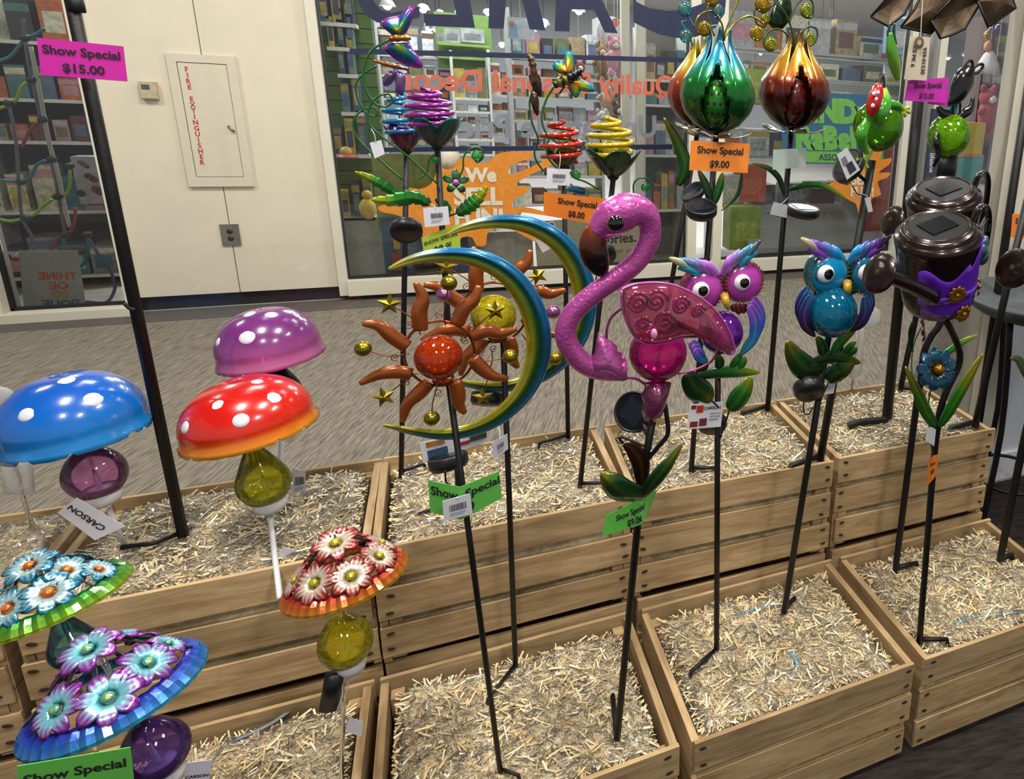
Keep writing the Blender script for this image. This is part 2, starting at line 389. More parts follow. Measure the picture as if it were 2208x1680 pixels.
# narrow shop window at the left
w2 = thing('window_2', 'narrow shop window with a rope net, left of the cream wall', 'window', (-1.85, 4.5, 0), kind='structure'); del w2['category']
pane('glass_pane', -2.05, .06, -1.60, 2.8, 4.53, M_PANE2, w2)
for n_, b_, m_ in (('bottom_rail', (-2.3, 4.42, .0, XL, 4.56, .045), M_FRAME), ('gasket', (-2.06, 4.5, .045, XL, 4.525, .06), M_GASKET), ('gasket', (-2.065, 4.5, .045, -2.05, 4.525, 2.8), M_GASKET),
                   ('jamb', (-1.60, 4.46, .0, XL, 4.56, 2.9), M_FRAME), ('jamb', (-2.6, 4.44, 0, -2.065, 4.6, 2.9), M_FRAME)):
    obj(n_, *boxvf(*b_), m_, w2, smooth=False)
# long shop front
w3 = thing('window_3', 'long shop front with cream posts and sill', 'window', (1, 4.5, 0), kind='structure'); del w3['category']
for a, b in ((-.585, 1.49), (1.555, 1.68), (1.745, 3.22)): pane('glass_pane', a, .13, b, 2.8, 4.52, M_PANE2, w3)
for a, b in ((-.632, -.585), (1.49, 1.555), (1.68, 1.745), (3.22, 3.30)): obj('post', *boxvf(a, 4.46, .03, b, 4.56, 2.9), M_FRAME, w3, smooth=False)
for a, b in ((-.585, 1.49), (1.555, 1.68), (1.745, 3.22)):
    obj('sill', *boxvf(a, 4.44, .03, b, 4.56, .118), M_FRAME, w3, smooth=False)
    obj('gasket', *boxvf(a, 4.5, .118, b, 4.54, .13), M_GASKET, w3, smooth=False)
for a, b in ((-.590, -.578), (1.483, 1.49), (1.745, 1.751), (3.213, 3.22)): obj('gasket', *boxvf(a, 4.5, .13, b, 4.54, 2.8), M_GASKET, w3, smooth=False)
obj('toe_kick', *boxvf(-.632, 4.5, 0, 3.3, 4.6, .03), M_STRIP, w3, smooth=False)
w4 = thing('door_1', 'open glass door edge right of the long shop front', 'door', (3.5, 4.5, 0), kind='structure'); del w4['category']
obj('stile', *boxvf(3.40, 4.42, .0, 3.43, 4.5, 2.6), mat('door_steel', '#8e8e88', .35, .4), w4, smooth=False)
obj('stile', *boxvf(3.47, 4.44, 0, 3.54, 4.52, 2.6), M_FRAME, w4, smooth=False)

# ---------------------------------------------------------------- crates
M_WOOD = wood('crate_pine', '#8f7350', '#ccb084')
M_NAIL = mat('nail_stain', '#3a2a1c', .8)
SH, ST, GAP = .061, .0075, .0125
def centred(name, sx, sy, sz, m, bev=.0012):
    v, f = boxvf(-sx/2, -sy/2, -sz/2, sx/2, sy/2, sz/2)
    me = bpy.data.meshes.new(name); me.from_pydata(v, [], f); me.materials.append(m); return me
_cm = {}
def inst(name, key, dims, m, parent, loc, rotz=0, tilt=0):
    if key not in _cm: _cm[key] = centred(key, *dims, m)
    o = bpy.data.objects.new(name, _cm[key]); COL.objects.link(o); o.parent = parent; o.location = loc; o.rotation_euler = (0, tilt, rotz); return o
_nail = None
def crate(label, x0, y0, z0, L, Wd, H, yaw=0, nails=True):
    global _nail
    t = thing('wooden_crate', label, 'crate', (x0+L/2, y0+Wd/2, z0), 'slatted wooden display crates'); t.rotation_euler = (0, 0, R_(yaw))
    if _nail is None:
        v, f, _ = lathe((0, 0, 0), [(.0001, .0012), (.0042, .0012), (.0046, 0)], (0, -1, 0), 8)
        _nail = bpy.data.meshes.new('nail'); _nail.from_pydata([(a*1.5, b, c*.8) for a, b, c in v], [], f); _nail.materials.append(M_NAIL)
    gap = (H-3*SH)/3
    for side in (-1, 1):
        for k in range(3):
            z = H-SH/2-k*(SH+gap)
            lx = L-random.uniform(0, .012); jit = random.uniform(-.003, .003)
            s = inst('slat', 'slat%.3f' % round(lx, 2), (lx, ST, SH), M_WOOD, t, (jit, side*(Wd/2-ST/2)+random.uniform(-.0008, .0008), z+random.uniform(-.002, .002)), 0, random.uniform(-.006, .006))
            if nails and side < 0:
                for ex in (-1, 1):
                    for ez in (-.016, .016):
                        n = bpy.data.objects.new('nail', _nail); COL.objects.link(n); n.parent = s
                        n.location = (ex*(L/2-.02+random.uniform(-.004, .004)), -ST/2, ez+random.uniform(-.004, .004)); n.rotation_euler = (0, random.uniform(-.3, .3), 0)
    for ex in (-1, 1):
        hh = (H-.004)/2
        for k in range(2):
            inst('end_board', 'end%.3f' % H, (Wd-2*ST-.001, .013, hh-.003), M_WOOD, t, (ex*(L/2-.010), 0, hh*(.5+k)+.001), math.pi/2)
        for ey in (-1, 1):
            inst('corner_block', 'corner%.3f' % H, (.022, .022, H-.03), M_WOOD, t, (ex*(L/2-.029), ey*(Wd/2-ST-.012), H/2-.008), math.pi/4*0)
    for k in range(3):
        inst('bottom_board', 'bottom', (L-.04, .09, .008), M_WOOD, t, (0, (k-1)*.1, .006))
    return t
LC, WC = .452, .325
HU, HL, ZU = .239, .227, .245
UX = [-1.078, -.618, -.171, .287, .748]; LX = [-.634, -.173, .295, .767]
UL = ['upper-row wooden crate at the far left, cut by the picture edge', 'upper-row wooden crate behind the blue and red mushrooms', 'upper-row wooden crate behind the front sun and moon stake',
      'upper-row wooden crate behind the flamingo and the purple owl', 'upper-row wooden crate at the right end, below the watering cans']
LLb = ['lower-row wooden crate below the red daisy mushroom at the left', 'lower-row wooden crate holding the flamingo stake', 'lower-row wooden crate holding the two owl stakes', 'lower-row wooden crate at the right end beside the dark floor']
crU = [crate(UL[i], UX[i], 1.15, ZU, LC, WC, HU, (0, .3, 1.0, -1.2, -.5)[i]) for i in range(5)]
crL = [crate(LLb[i], LX[i], .82, 0, LC, WC, HL, (0, .8, .5, -.1)[i]) for i in range(4)]
for i in range(5): crate('wooden crate under the ' + UL[i].replace('upper-row wooden crate', 'upper-row crate'), UX[i]+.002, 1.152, 0, LC-.002, WC-.002, .243, 0, False)

# ---------------------------------------------------------------- straw bales in clear wrap
M_STRAWB = streaky('straw_core', '#b5a078', '#e2d0a8', 60, 60, 0, .9, .1, 1.0, (.35, .65))
M_STRAW = mat('straw', None, .6, 0, 0, .15, 30)
M_WRAP = clear('clear_wrap', (.985, .985, .98), 1.15, .06, 1.0, 26, .07)
SC = [lin(c) for c in ('#f0dfb4', '#e4cc98', '#d6b880', '#f6ecd0', '#bb9f72', '#e8d4a8')]
def noise2(x, y, s):
    return math.sin(x*s*1.7+y*s*.9+1.3)*.5+math.sin(x*s*.8-y*s*1.9+4.1)*.35+math.sin((x+y)*s*3.1)*.15
def bale(label, x0, y0, z0, L, Wd, H, n, fill, yaw=0, seed=0):
    rnd = random.Random(seed); cx, cy = x0+L/2, y0+Wd/2
    t = thing('straw_bale', label, 'straw bale', (cx, cy, z0+.012), 'straw bales in clear plastic wrap'); t.rotation_euler = (0, 0, R_(yaw))
    hx, hy = L/2-.026, Wd/2-.020
    def top(u, v):
        e = 1-max(abs(u), abs(v))
        ed = min(1, e/.16); ed = math.sqrt(max(0, 1-(1-ed)**2))
        return fill-.075*(1-ed)+.007*noise2(u*hx+seed, v*hy, 30)
    N, Mm = 26, 20; v, f = [], []
    for j in range(Mm+1):
        for i in range(N+1):
            u, q = -1+2*i/N, -1+2*j/Mm
            v.append((cx+u*hx, cy+q*hy, z0+top(u, q)))
    for j in range(Mm):
        for i in range(N): a = j*(N+1)+i; f.append((a, a+1, a+N+2, a+N+1))
    nb = len(v); ring = [i for i in range(N+1)]+[(N+1)*(j+1)-1 for j in range(1, Mm+1)]+[Mm*(N+1)+i for i in range(N-1, -1, -1)]+[j*(N+1) for j in range(Mm-1, 0, -1)]
    for i in ring: v.append((v[i][0], v[i][1], z0+.014))
    for k in range(len(ring)): k2 = (k+1) % len(ring); f.append((ring[k2], ring[k], nb+k, nb+k2))
    obj('straw_core', v, f, M_STRAWB, t)
    v, f, c = [], [], []
    for k in range(n):
        u, q = rnd.uniform(-.97, .97), rnd.uniform(-.97, .97)
        ln = rnd.choice((.016, .026, .036, .048, .065))*rnd.uniform(.7, 1.3); wd = rnd.uniform(.0006, .0016)*(1.3 if rnd.random() < .1 else 1); a = rnd.uniform(0, math.pi*2); tl = rnd.gauss(0, .16)
        dx, dy = math.cos(a), math.sin(a)
        col = SC[rnd.randrange(6)]; g = rnd.uniform(.86, 1.06); col = tuple(x*g for x in col); b0 = len(v); bend = rnd.uniform(-.25, .25)
        pz = z0+top(u, q)+rnd.uniform(0, .0055); px, py = cx+u*hx, cy+q*hy
        for s_ in (-.5, 0, .5):
            aa = a+bend*s_; ex, ey = px+dx*ln*s_, py+dy*ln*s_
            ex = max(cx-hx, min(cx+hx, ex)); ey = max(cy-hy, min(cy+hy, ey))
            uz = max(pz+s_*ln*tl, z0+top((ex-cx)/hx, (ey-cy)/hy)+.0008)
            v.append((ex-math.sin(aa)*wd, ey+math.cos(aa)*wd, uz)); v.append((ex+math.sin(aa)*wd, ey-math.cos(aa)*wd, uz+wd*.7)); c += [col, col]
        f += [(b0, b0+1, b0+3, b0+2), (b0+2, b0+3, b0+5, b0+4)]
    o = obj('loose_straw', v, f, M_STRAW, t, cols=c, smooth=False); o['kind'] = 'stuff'
    N, Mm = 48, 36; v, f = [], []
    for j in range(Mm+1):
        for i in range(N+1):
            u, q = -1+2*i/N, -1+2*j/Mm; rim = max(0, max(abs(u), abs(q))-.8)/.2
            v.append((cx+u*(hx+.004), cy+q*(hy+.004), z0+top(u*.98, q*.98)+.0095+.003*noise2(u*hx*1.3+seed*3, q*hy, 75)+rnd.uniform(-.0022, .0022)*(1+2*rim)))
    for j in range(Mm):
        for i in range(N): a = j*(N+1)+i; f.append((a, a+1, a+N+2, a+N+1))
    obj('plastic_wrap', v, f, M_WRAP, t)
    return t
BU = ['straw bale in clear wrap at the far left of the upper row', 'straw bale in clear wrap behind the blue and red mushrooms', 'straw bale in clear wrap behind the front sun and moon stake', 'straw bale in clear wrap behind the flamingo', 'straw bale in clear wrap at the right end of the upper row']
BL = ['straw bale in clear wrap under the red daisy mushroom', 'straw bale in clear wrap at the foot of the flamingo stake', 'straw bale in clear wrap at the foot of the owl stakes', 'straw bale in clear wrap at the right end of the lower row']
for i in range(5): bale(BU[i], UX[i], 1.15, ZU, LC, WC, HU, (900, 6500, 6500, 6500, 6000)[i], HU-.012, (0, .3, 1.0, -1.2, -.5)[i], 11+i)
for i in range(4): bale(BL[i], LX[i], .82, 0, LC, WC, HL, 7500, HL-.022, (0, .8, .5, -.1)[i], 31+i)
# torn blue straps on the bales
M_STRAP = mat('blue_strap', '#6f9fb4', .4)
def strap(label, pts, z, wd, m=M_STRAP):
    P = [WZ(a, b, z) for a, b in pts]; P = [p+V(0, 0, .003*math.sin(i*2.1)) for i, p in enumerate(P)]
    v, f, c = sweep(smooth(P, 4), wd, .0004, 6, (0, 0, 1)); o = obj('baling_strap', v, f, m, None, loc=P[0]); tag(o, label, 'strap', 'blue baling straps'); return o
strap('short bright blue strap on the straw before the owl stakes', [(1698, 1400), (1712, 1418), (1724, 1438)], .213, .0045, mat('bright_strap', '#6fb6d8', .4))
strap('thin pale blue strap near the front of the owl bale', [(1640, 1470), (1680, 1456), (1722, 1444)], .212, .0022)
strap('pale blue strap behind the blue owl stake foot', [(1585, 1328), (1640, 1312), (1700, 1305)], .214, .0022)
strap('pale blue strap on the straw at the right end', [(2060, 1348), (2085, 1335), (2150, 1322), (2208, 1318)], .214, .004)
strap('grey-blue strap on the straw under the red daisy mushroom', [(500, 1598), (580, 1565), (640, 1520), (690, 1500)], .213, .004, mat('grey_strap', '#74828c', .5))
# ================================================================ garden stakes: common parts
ZSU, ZSL = ZU+HU-.010, HL-.018
def stake_root(name, label, cat, base, z, group='garden stakes in the straw crates'):
    return thing(name, label, cat, WZ(*base, z), group)
def pole(root, pts, r, name='stake', m=None, foot=None, fz=None, frac=1.0):
    v, f, c = sweep(pts, r, None, 8); obj(name, v, f, m or BLACK, root)
    if foot:
        b = Vector(pts[-1]); e = WZ(*foot, b.z+.013)
        P = [b+V(0, 0, .013), e]
        v, f, c = sweep([P[0]+(P[1]-P[0])*t for t in (0, .5, 1)]+[e+(e-P[0]).normalized()*r+V(0, 0, -.03)], r*.75, None, 6, (0, 0, 1)); obj('step_foot', v, f, m or BLACK, root)
def rpx(px, py, Y, n): return n*sc(px, py, Y)
def wire(root, pts, r, m=COPPER, name='wire', seg=6, col=None, n=5):
    P = smooth(pts, n) if len(pts) > 2 else pts
    if col: v, f, c = sweep(P, r, None, seg, colf=lambda t, a: ramp(col, t)); return obj(name, v, f, m, root, cols=c)
    v, f, c = sweep(P, r, None, seg); return obj(name, v, f, m, root)
def spiral(cen, r, turns, n=24, a0=0, flip=1, Y0=0):
    return [Vector(cen)+V(math.cos(a0+flip*t*turns*2*math.pi), 0, math.sin(a0+flip*t*turns*2*math.pi))*(r*(1-.8*t)) for t in [i/n for i in range(n+1)]]
def solar(root, px, py, r, Y, nrm=(-.2, -.6, .75), depth=.012, arm=None, name='solar_panel', sq=1.0):
    c = W(px, py, Y); R = rpx(px, py, Y, r); n = Vector(nrm).normalized()
    pr = [(R*.25, -depth*1.0), (R*.86, -depth*.9), (R, -depth*.6), (R, 0), (R*.93, depth*.12), (R*.9, depth*.04)]
    o = O3(name, lathe(c, pr, n, 26, cap=True), BLKPL, root)
    x, y, a = axes(n); s = R*.86
    O3('panel_face', lathe(c+n*depth*.07, [(s, 0), (1e-4, .0003)], n, 26), PANEL, o)
    q = [c+n*(depth*.09)+x*(i*s*.62)+y*(j*s*.62) for i, j in ((-1, -1), (1, -1), (1, 1), (-1, 1))]
    obj('photocell', *poly(q, .0006, n), mat('photocell', '#161a24', .25, 0, 0, .1, 40, 0, .3), o, smooth=False)
    if arm: wire(root, [c-n*depth, arm], .004, BLKPL, 'bracket')
    return o
class Map:
    """card surface: columns (u, top px, bottom px, dY)"""
    def __init__(s, cols, Y):
        s.c = [(u, W(*t, Y+(dy[0] if isinstance(dy, tuple) else dy)), W(*b, Y+(dy[1] if isinstance(dy, tuple) else dy))) for u, t, b, dy in cols]
        s.w = sum((s.c[i+1][1]-s.c[i][1]).length for i in range(len(s.c)-1)); s.h = (s.c[0][1]-s.c[0][2]).length
    def __call__(s, u, v, d=0):
        for (u0, t0, b0), (u1, t1, b1) in zip(s.c, s.c[1:]):
            if u <= u1 or u1 == s.c[-1][0]:
                k = (u-u0)/(u1-u0); t = t0.lerp(t1, k); b = b0.lerp(b1, k)
                n = (t1-t0).cross(b0-t0)
                n = n.normalized() if n.length > 0 else V(0, -1, 0)
                if n.dot(CAMP-t) < 0: n = -n
                return t.lerp(b, v)+n*d
def text_on(root, M, s, uc, vc, cap, m=None, bold=.026, name='lettering', mirror=False, maxw=None, d=.0012, rot=False):
    v, f, wd = textvf(s, bold)
    if not v: return
    k = M.h*cap
    if rot: k = M.w*cap
    L = wd*k
    if maxw and L > maxw*(M.h if rot else M.w): k *= maxw*(M.h if rot else M.w)/L; L = wd*k
    P = []
    for a, b in v:
        x = a*k-L/2; y = b*k-k/2
        if mirror: x = -x
        if rot: P.append(M(uc+y/M.w, vc+x/M.h, d))
        else: P.append(M(uc+x/M.w, vc-y/M.h, d))
    return obj(name, P, f, m or INK, root, smooth=False)
def card(name, label, cat, cols, Y, col, lines, group=None, ink=None, m=None):
    M = Map(cols, Y); root = thing(name, label, cat, M(.5, 1), group)
    v, f = [], []; us = [c[0] for c in cols]; us2 = []
    for a, b in zip(us, us[1:]): us2 += [a+(b-a)*k/3 for k in range(3)]
    us2.append(us[-1])
    for u in us2: v += [M(u, 0), M(u, 1)]
    f = [(2*i, 2*i+1, 2*i+3, 2*i+2) for i in range(len(us2)-1)]
    obj('card', v, f, m or mat('card_'+col.strip('#'), col, .55, 0, 0, .03), root, smooth=False, solid=.0008)
    for s, uc, vc, cap, mw in lines: text_on(root, M, s, uc, vc, cap, ink, maxw=mw)
    return root, M
def qcols(q, dy=(0, 0)): return [(0, q[0], q[3], dy[0]), (1, q[1], q[2], dy[1])]
SHOW = lambda p: [('Show Special', .5, .28, .23, .9), (p, .5, .74, .23, .6)]
def price(label, cols, Y, col, p, lines=None):
    return card('price_card', label, 'price card', cols, Y, col, lines or SHOW(p), 'show special price cards')
def hang(label, q, Y, bar=None, string=None, col='#d4d4de', lines=(), dy=(0, 0), extra=None, rotlines=()):
    root, M = card('hang_tag', label, 'hang tag', qcols(q, dy), Y, col, list(lines), 'paper hang tags on the stakes')
    if bar:
        u0, v0, u1, v1 = bar; n = 13; v, f = [], []; rr = random.Random(len(label)); u = u0
        while u < u1:
            a = (u1-u0)*rr.uniform(.02, .06)
            k = len(v); v += [M(u, v0, .001), M(u+a, v0, .001), M(u+a, v1, .001), M(u, v1, .001)]; f.append((k, k+1, k+2, k+3)); u += a+(u1-u0)*rr.uniform(.02, .05)
        obj('barcode', v, f, INK, root, smooth=False)
        for j in range(3):
            k = v1+.08+.06*j; obj('small_print', [M(u0, k, .001), M(u1-.05*j, k, .001), M(u1-.05*j, k+.025, .001), M(u0, k+.025, .001)], [(0, 1, 2, 3)], mat('grey_print', '#8d8d98', .7), root, smooth=False)
    for (u0, v0, u1, v1, c) in (extra or []):
        obj('picture', [M(u0, v0, .001), M(u1, v0, .001), M(u1, v1, .001), M(u0, v1, .001)], [(0, 1, 2, 3)], mat('print_'+c.strip('#'), c, .6, 0, 0, .3, 120), root, smooth=False)
    for s, uc, vc, cap, mw, mm in rotlines: text_on(root, M, s, uc, vc, cap, mm, maxw=mw, rot=True)
    if string: wire(root, [M(.5, .04, .001), (M(.5, .04)+Vector(string))/2+V(.002, -.004, .002), Vector(string)], .0006, STRING, 'string', 5)
    return root
def leafvf(path, wd, Y, cols, vein=.14, curl=0.0, serr=0, nrm=(0, -1, 0), n=18, d3=None):
    """metal leaf along pixel path (base..tip); wd half width in pixels along it"""
    if serr: n = 66
    P = smooth([(a, b, (d3[i] if d3 else 0)) for i, (a, b) in enumerate(path)], max(3, n//(len(path)-1))); k = len(P); v, c, f = [], [], []; m = 7
    pts = [W(a, b, Y-d) for a, b, d in P]
    for i, p in enumerate(pts):
        t = i/(k-1); tg = (pts[min(i+1, k-1)]-pts[max(i-1, 0)]).normalized(); s = tg.cross(Vector(nrm)).normalized(); u = s.cross(tg)
        w_ = wd*sc(P[i][0], P[i][1], Y)*(math.sin(math.pi*min(1, (t*.94+.04))**.8)**.75)
        if serr: w_ *= 1+serr*(((t*7) % 1)-.5)
        for j in range(m):
            q = -1+2*j/(m-1)
            v.append(p+s*(w_*q)+u*(-abs(q)*w_*vein*-1*0+w_*vein*(1-abs(q))+curl*w_*q*q)); cc = ramp(cols, t)
            if j == m//2: cc = mixc(cc, (cc[0]*2+.05, cc[1]*2+.05, cc[2]*1.6), .5)
            c.append(cc)
    for i in range(k-1):
        for j in range(m-1): a = i*m+j; f.append((a, a+1, a+m+1, a+m))
    return v, f, c
def leaf(root, *a, name='leaf', m=None, **k):
    return O3(name, leafvf(*a, **k), m or PAINT, root, solid=.0008)
GREEN = [(0, lin('#0d3a16')), (.55, lin('#1d6e24')), (1, lin('#8f9a1c'))]
GREEND = [(0, lin('#08240f')), (.6, lin('#12451a')), (1, lin('#6e6a14'))]
def tail(root, p0, p1, p2, Y):
    return wire(root, [W(*p0, Y), W(*p1, Y), W(*p2, Y)], .0012, BLKPL, 'cable')

# ================================================================ sun and moon stakes
C_ = {k: lin(v) for k, v in dict(blue='#0f6fb0', teal='#0c6f74', green='#146a34', lime='#8fae1e', yel='#c9c23a', olive='#7d7a12', cop='#8a3a10', copd='#54200a', copl='#b4682a').items()}
MOON = [(838, 580, 3), (880, 563, 9), (930, 552, 13), (985, 550, 16), (1040, 561, 20), (1095, 592, 23), (1135, 640, 25.5), (1158, 700, 27), (1161, 760, 27), (1144, 820, 25), (1109, 870, 22), (1061, 908, 19), (1005, 930, 16), (950, 937, 13), (890, 930, 9), (852, 922, 6), (826, 917, 3)]
RAYS = [[(907, 712), (904, 672), (912, 641), (895, 609)], [(985, 700), (1000, 666), (1023, 645), (1032, 616)], [(1017, 727), (1050, 713), (1080, 719), (1115, 709)], [(1020, 772), (1037, 793), (1062, 811), (1096, 816)],
        [(981, 822), (988, 851), (990, 873), (1003, 892)], [(925, 825), (903, 848), (879, 872), (868, 910)], [(887, 808), (858, 802), (817, 808), (776, 828)], [(878, 748), (848, 727), (817, 703), (781, 698)]]
def star_vf(c, r, th, a0):
    O = []
    for k in range(10):
        a = a0+k*math.pi/5; rr = r if k % 2 == 0 else r*.42; O.append(Vector(c)+V(math.cos(a)*rr, 0, math.sin(a)*rr))
    v = O+[Vector(c)+V(0, -th, 0), Vector(c)+V(0, th, 0)]; f = [(k, (k+1) % 10, 10) for k in range(10)]+[((k+1) % 10, k, 11) for k in range(10)]
    return v, f
def sunmoon(label, cen, k, Y, base, foot, globe_m, poletop, stars, balls, tilt=0, moondx=0):
    root = stake_root('sun_moon_stake', label, 'garden stake', base, ZSL)
    def T(px, py, d=0):
        dx, dy = (px-955)*k, (py-770)*k
        return W(cen[0]+dx*math.cos(tilt)-dy*math.sin(tilt), cen[1]+dx*math.sin(tilt)+dy*math.cos(tilt), Y-d)
    s = sc(*cen, Y)*k
    P = smooth(MOON, 5); pts = [T(a+moondx, b, -.012) for a, b, c in P]; wd = [c*s for a, b, c in P]
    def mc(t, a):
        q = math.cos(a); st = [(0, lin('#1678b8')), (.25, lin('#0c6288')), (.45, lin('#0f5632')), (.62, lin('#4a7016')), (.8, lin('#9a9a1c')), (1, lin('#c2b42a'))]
        c = ramp(st, (1+q)/2); g_ = .62+.5*max(0, math.cos(6*a)); c = tuple(x*g_ for x in c); e = min(t, 1-t)  # shade of the grooves put into the colour so the ridges read
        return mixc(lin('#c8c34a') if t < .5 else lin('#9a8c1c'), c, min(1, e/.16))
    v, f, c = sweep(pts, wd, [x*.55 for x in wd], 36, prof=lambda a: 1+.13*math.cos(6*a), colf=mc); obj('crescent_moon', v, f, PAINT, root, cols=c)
    ring = [T(947+76*math.cos(a), 762+70*math.sin(a)) for a in [i*2*math.pi/40 for i in range(41)]]
    v, f, c = sweep(ring, 3.2*s, None, 6); obj('ring', v, f, COPPER, root)
    for i, r in enumerate(RAYS):
        Q = smooth(r, 5); n = len(Q)
        ww = [(15*math.sin(math.pi*min(1, .32+.62*j/(n-1)))+2.5)*s for j in range(n)]
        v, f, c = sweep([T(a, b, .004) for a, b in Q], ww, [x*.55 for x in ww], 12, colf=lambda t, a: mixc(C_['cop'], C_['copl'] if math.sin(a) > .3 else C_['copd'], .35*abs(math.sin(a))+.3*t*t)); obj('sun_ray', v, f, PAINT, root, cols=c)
    O3('glass_globe', ballvf(T(946, 770, .01), 53*s, seg=28, rings=18), globe_m, root)
    O3('globe_collar', lathe(T(955, 826, 0), [(20*s, 0), (24*s, 8*s), (20*s, 14*s)], seg=16, cap=True), COPPER, root)
    for (x, y, a0) in stars:
        wire(root, [T(955+(x-955)*.42, 770+(y-770)*.42, .002), T(955+(x-955)*.62+8, 770+(y-770)*.62-10, .006), T(x, y, .006)], 1.4*s)
        obj('star', *star_vf(T(x, y, .008), 27*s, 6*s, a0), GOLD, root, smooth=False)
    for (x, y, m) in balls:
        wire(root, [T(955+(x-955)*.42, 770+(y-770)*.42, .002), T(955+(x-955)*.66-6, 770+(y-770)*.66+10, .006), T(x, y, .006)], 1.4*s)
        O3('ball', ballvf(T(x, y, .008), 18*s, seg=16, rings=10), m, root)
    for x, y, fl in ((883, 703, 1), (852, 770, -1), (877, 825, 1), (946, 846, -1), (1018, 703, -1), (1004, 736, 1), (1040, 758, -1), (948, 680, 1)):
        v, f, c = sweep(spiral(T(x, y, .002), 10*s, 1.3, 18, 1.2*fl, fl), 1.1*s, None, 5); obj('scroll', v, f, COPPER, root)
    top = T(*poletop, -.008)
    pole(root, [top, top.lerp(WZ(*base, ZSL), .5), WZ(*base, ZSL)], 7.5*s, foot=foot)
    return root, T, s
AMBER = glass('amber_crackle_glass', '#c23b0c', .45, .3, scale=70); YELG = glass('yellow_crackle_glass', '#d6c21a', .38, .3, scale=60)
PINKB = mat('pink_metal', '#a26a9a', .25, .8)
r1, T1, s1 = sunmoon('front sun and crescent moon stake with a red crackle globe', (955, 770), 1.0, .885, (1080, 1672), (1118, 1672), AMBER, (968, 826),
    [(840, 656, .2), (828, 856, .5), (1068, 670, .3)], [(783, 752, GOLD), (968, 611, GOLD), (931, 902, GOLD), (1100, 769, GOLD)])
r2, T2, s2 = sunmoon('rear sun and crescent moon stake with a yellow crackle globe', (1073, 681), .92, 1.085, (1112, 1445), (1052, 1508), YELG, (968, 826),
    [(835, 656, .2), (1048, 676, .7), (920, 960, .3)], [(1085, 761, PINKB), (830, 720, PINKB), (1090, 870, GOLD)], moondx=-2)
solar(r1, 965, 985, 44, 1.0, (-.1, .3, .9), .02)
tail(r1, (960, 1015), (962, 1040), (972, 1044), .9)
hang('barcode tag in front of the green card on the sun stake', [(954, 1081), (1014, 1064), (1019, 1108), (957, 1124)], .858, (.22, .3, .8, .62), W(985, 1072, .86))
price('green price card folded round the front sun and moon stake', [(0, (923, 1036), (928, 1104), -.004), (.47, (992, 1050), (994, 1121), -.024), (1, (1076, 1016), (1082, 1074), .0)], .885, '#5fb84a', '$9.00',
      [('Show', .24, .27, .26, .42), ('Special', .76, .27, .26, .46), ('$9.00', .44, .72, .26, .5)])
hang('white card with vehicle pictures behind the front sun stake', [(905, 955), (1052, 925), (1052, 952), (914, 1000)], 1.02, None, None, '#d8dae0', (), (0, 0), [(.08, .45, .38, .85, '#35506e'), (.08, .05, .35, .3, '#a0682a'), (.55, .45, .72, .7, '#a03040'), (.72, .2, .98, .6, '#3c4636')])
hang('white barcode tag on the rear sun stake', [(1060, 955), (1094, 935), (1096, 968), (1064, 992)], 1.06, (.3, .3, .75, .6), W(1072, 915, 1.08))
solar(r2, 1052, 850, 36, 1.12, (.2, .5, .8), .02)

# ================================================================ flamingo
FY = .875
fl = stake_root('flamingo_stake', 'pink metal flamingo stake with glass wing and crackle globe belly', 'garden stake', (1330, 1600), ZSL)
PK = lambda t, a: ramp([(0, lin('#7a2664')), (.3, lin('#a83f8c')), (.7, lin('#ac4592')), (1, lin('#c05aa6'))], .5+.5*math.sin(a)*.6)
PKM = mat('pink_hammered', None, .28, .35, .6, .12, 150, .5, bscale=220)
fs = sc(1350, 700, FY)
neck = [(1348, 795, 26), (1300, 797, 24), (1258, 783, 22), (1228, 748, 21), (1220, 712, 21), (1238, 672, 21), (1282, 632, 21), (1332, 598, 21.5), (1374, 562, 22), (1398, 522, 22), (1402, 490, 23), (1393, 466, 28), (1372, 455, 34), (1345, 458, 39), (1318, 472, 37), (1297, 492, 28), (1287, 505, 23)]
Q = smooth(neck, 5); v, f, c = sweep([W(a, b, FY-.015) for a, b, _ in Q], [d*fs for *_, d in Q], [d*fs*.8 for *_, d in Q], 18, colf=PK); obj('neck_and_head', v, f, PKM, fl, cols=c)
bk = [(1294, 492, 25), (1283, 510, 29), (1279, 532, 31), (1284, 556, 30), (1292, 574, 25), (1300, 588, 15), (1304, 594, 4)]
Q = smooth(bk, 4); v, f, c = sweep([W(a, b, FY-.016) for a, b, _ in Q], [d*fs*.9 for *_, d in Q], [d*fs*.55 for *_, d in Q], 14, colf=lambda t, a: ramp([(0, lin('#9c4a1c')), (.25, lin('#5e2410')), (.5, lin('#140c0a')), (1, lin('#0a0808'))], t)); obj('beak', v, f, PAINT, fl, cols=c)
O3('eye', ballvf(W(1328, 482, FY-.052), 16*fs, (0, -1, 0), 18, 10, .5), mat('black_gloss', '#08070a', .06, 0, 1), fl)
v, f, c = sweep([W(1308+i*5, 506-abs(i-4)*.3+((i-4)**2)*.3, FY-.05) for i in range(9)], 2*fs, None, 6); obj('eyelid', v, f, PKM, fl, cols=[lin('#9c3f82')]*len(v))
sk = [(1290, 716), (1302, 728), (1318, 736), (1330, 748), (1330, 757), (1341, 762), (1339, 772), (1349, 777), (1344, 787), (1354, 794), (1347, 803), (1352, 812), (1343, 822), (1325, 812), (1300, 806), (1272, 800), (1272, 780), (1283, 760), (1286, 738)]
O3('breast_feathers', fan([W(a, b, FY-.02) for a, b in sk], W(1306, 775, FY-.02), .016, rings=4, colf=lambda t, k: mixc(lin('#c060a8'), lin('#93387c'), t)), PKM, fl, solid=.002)
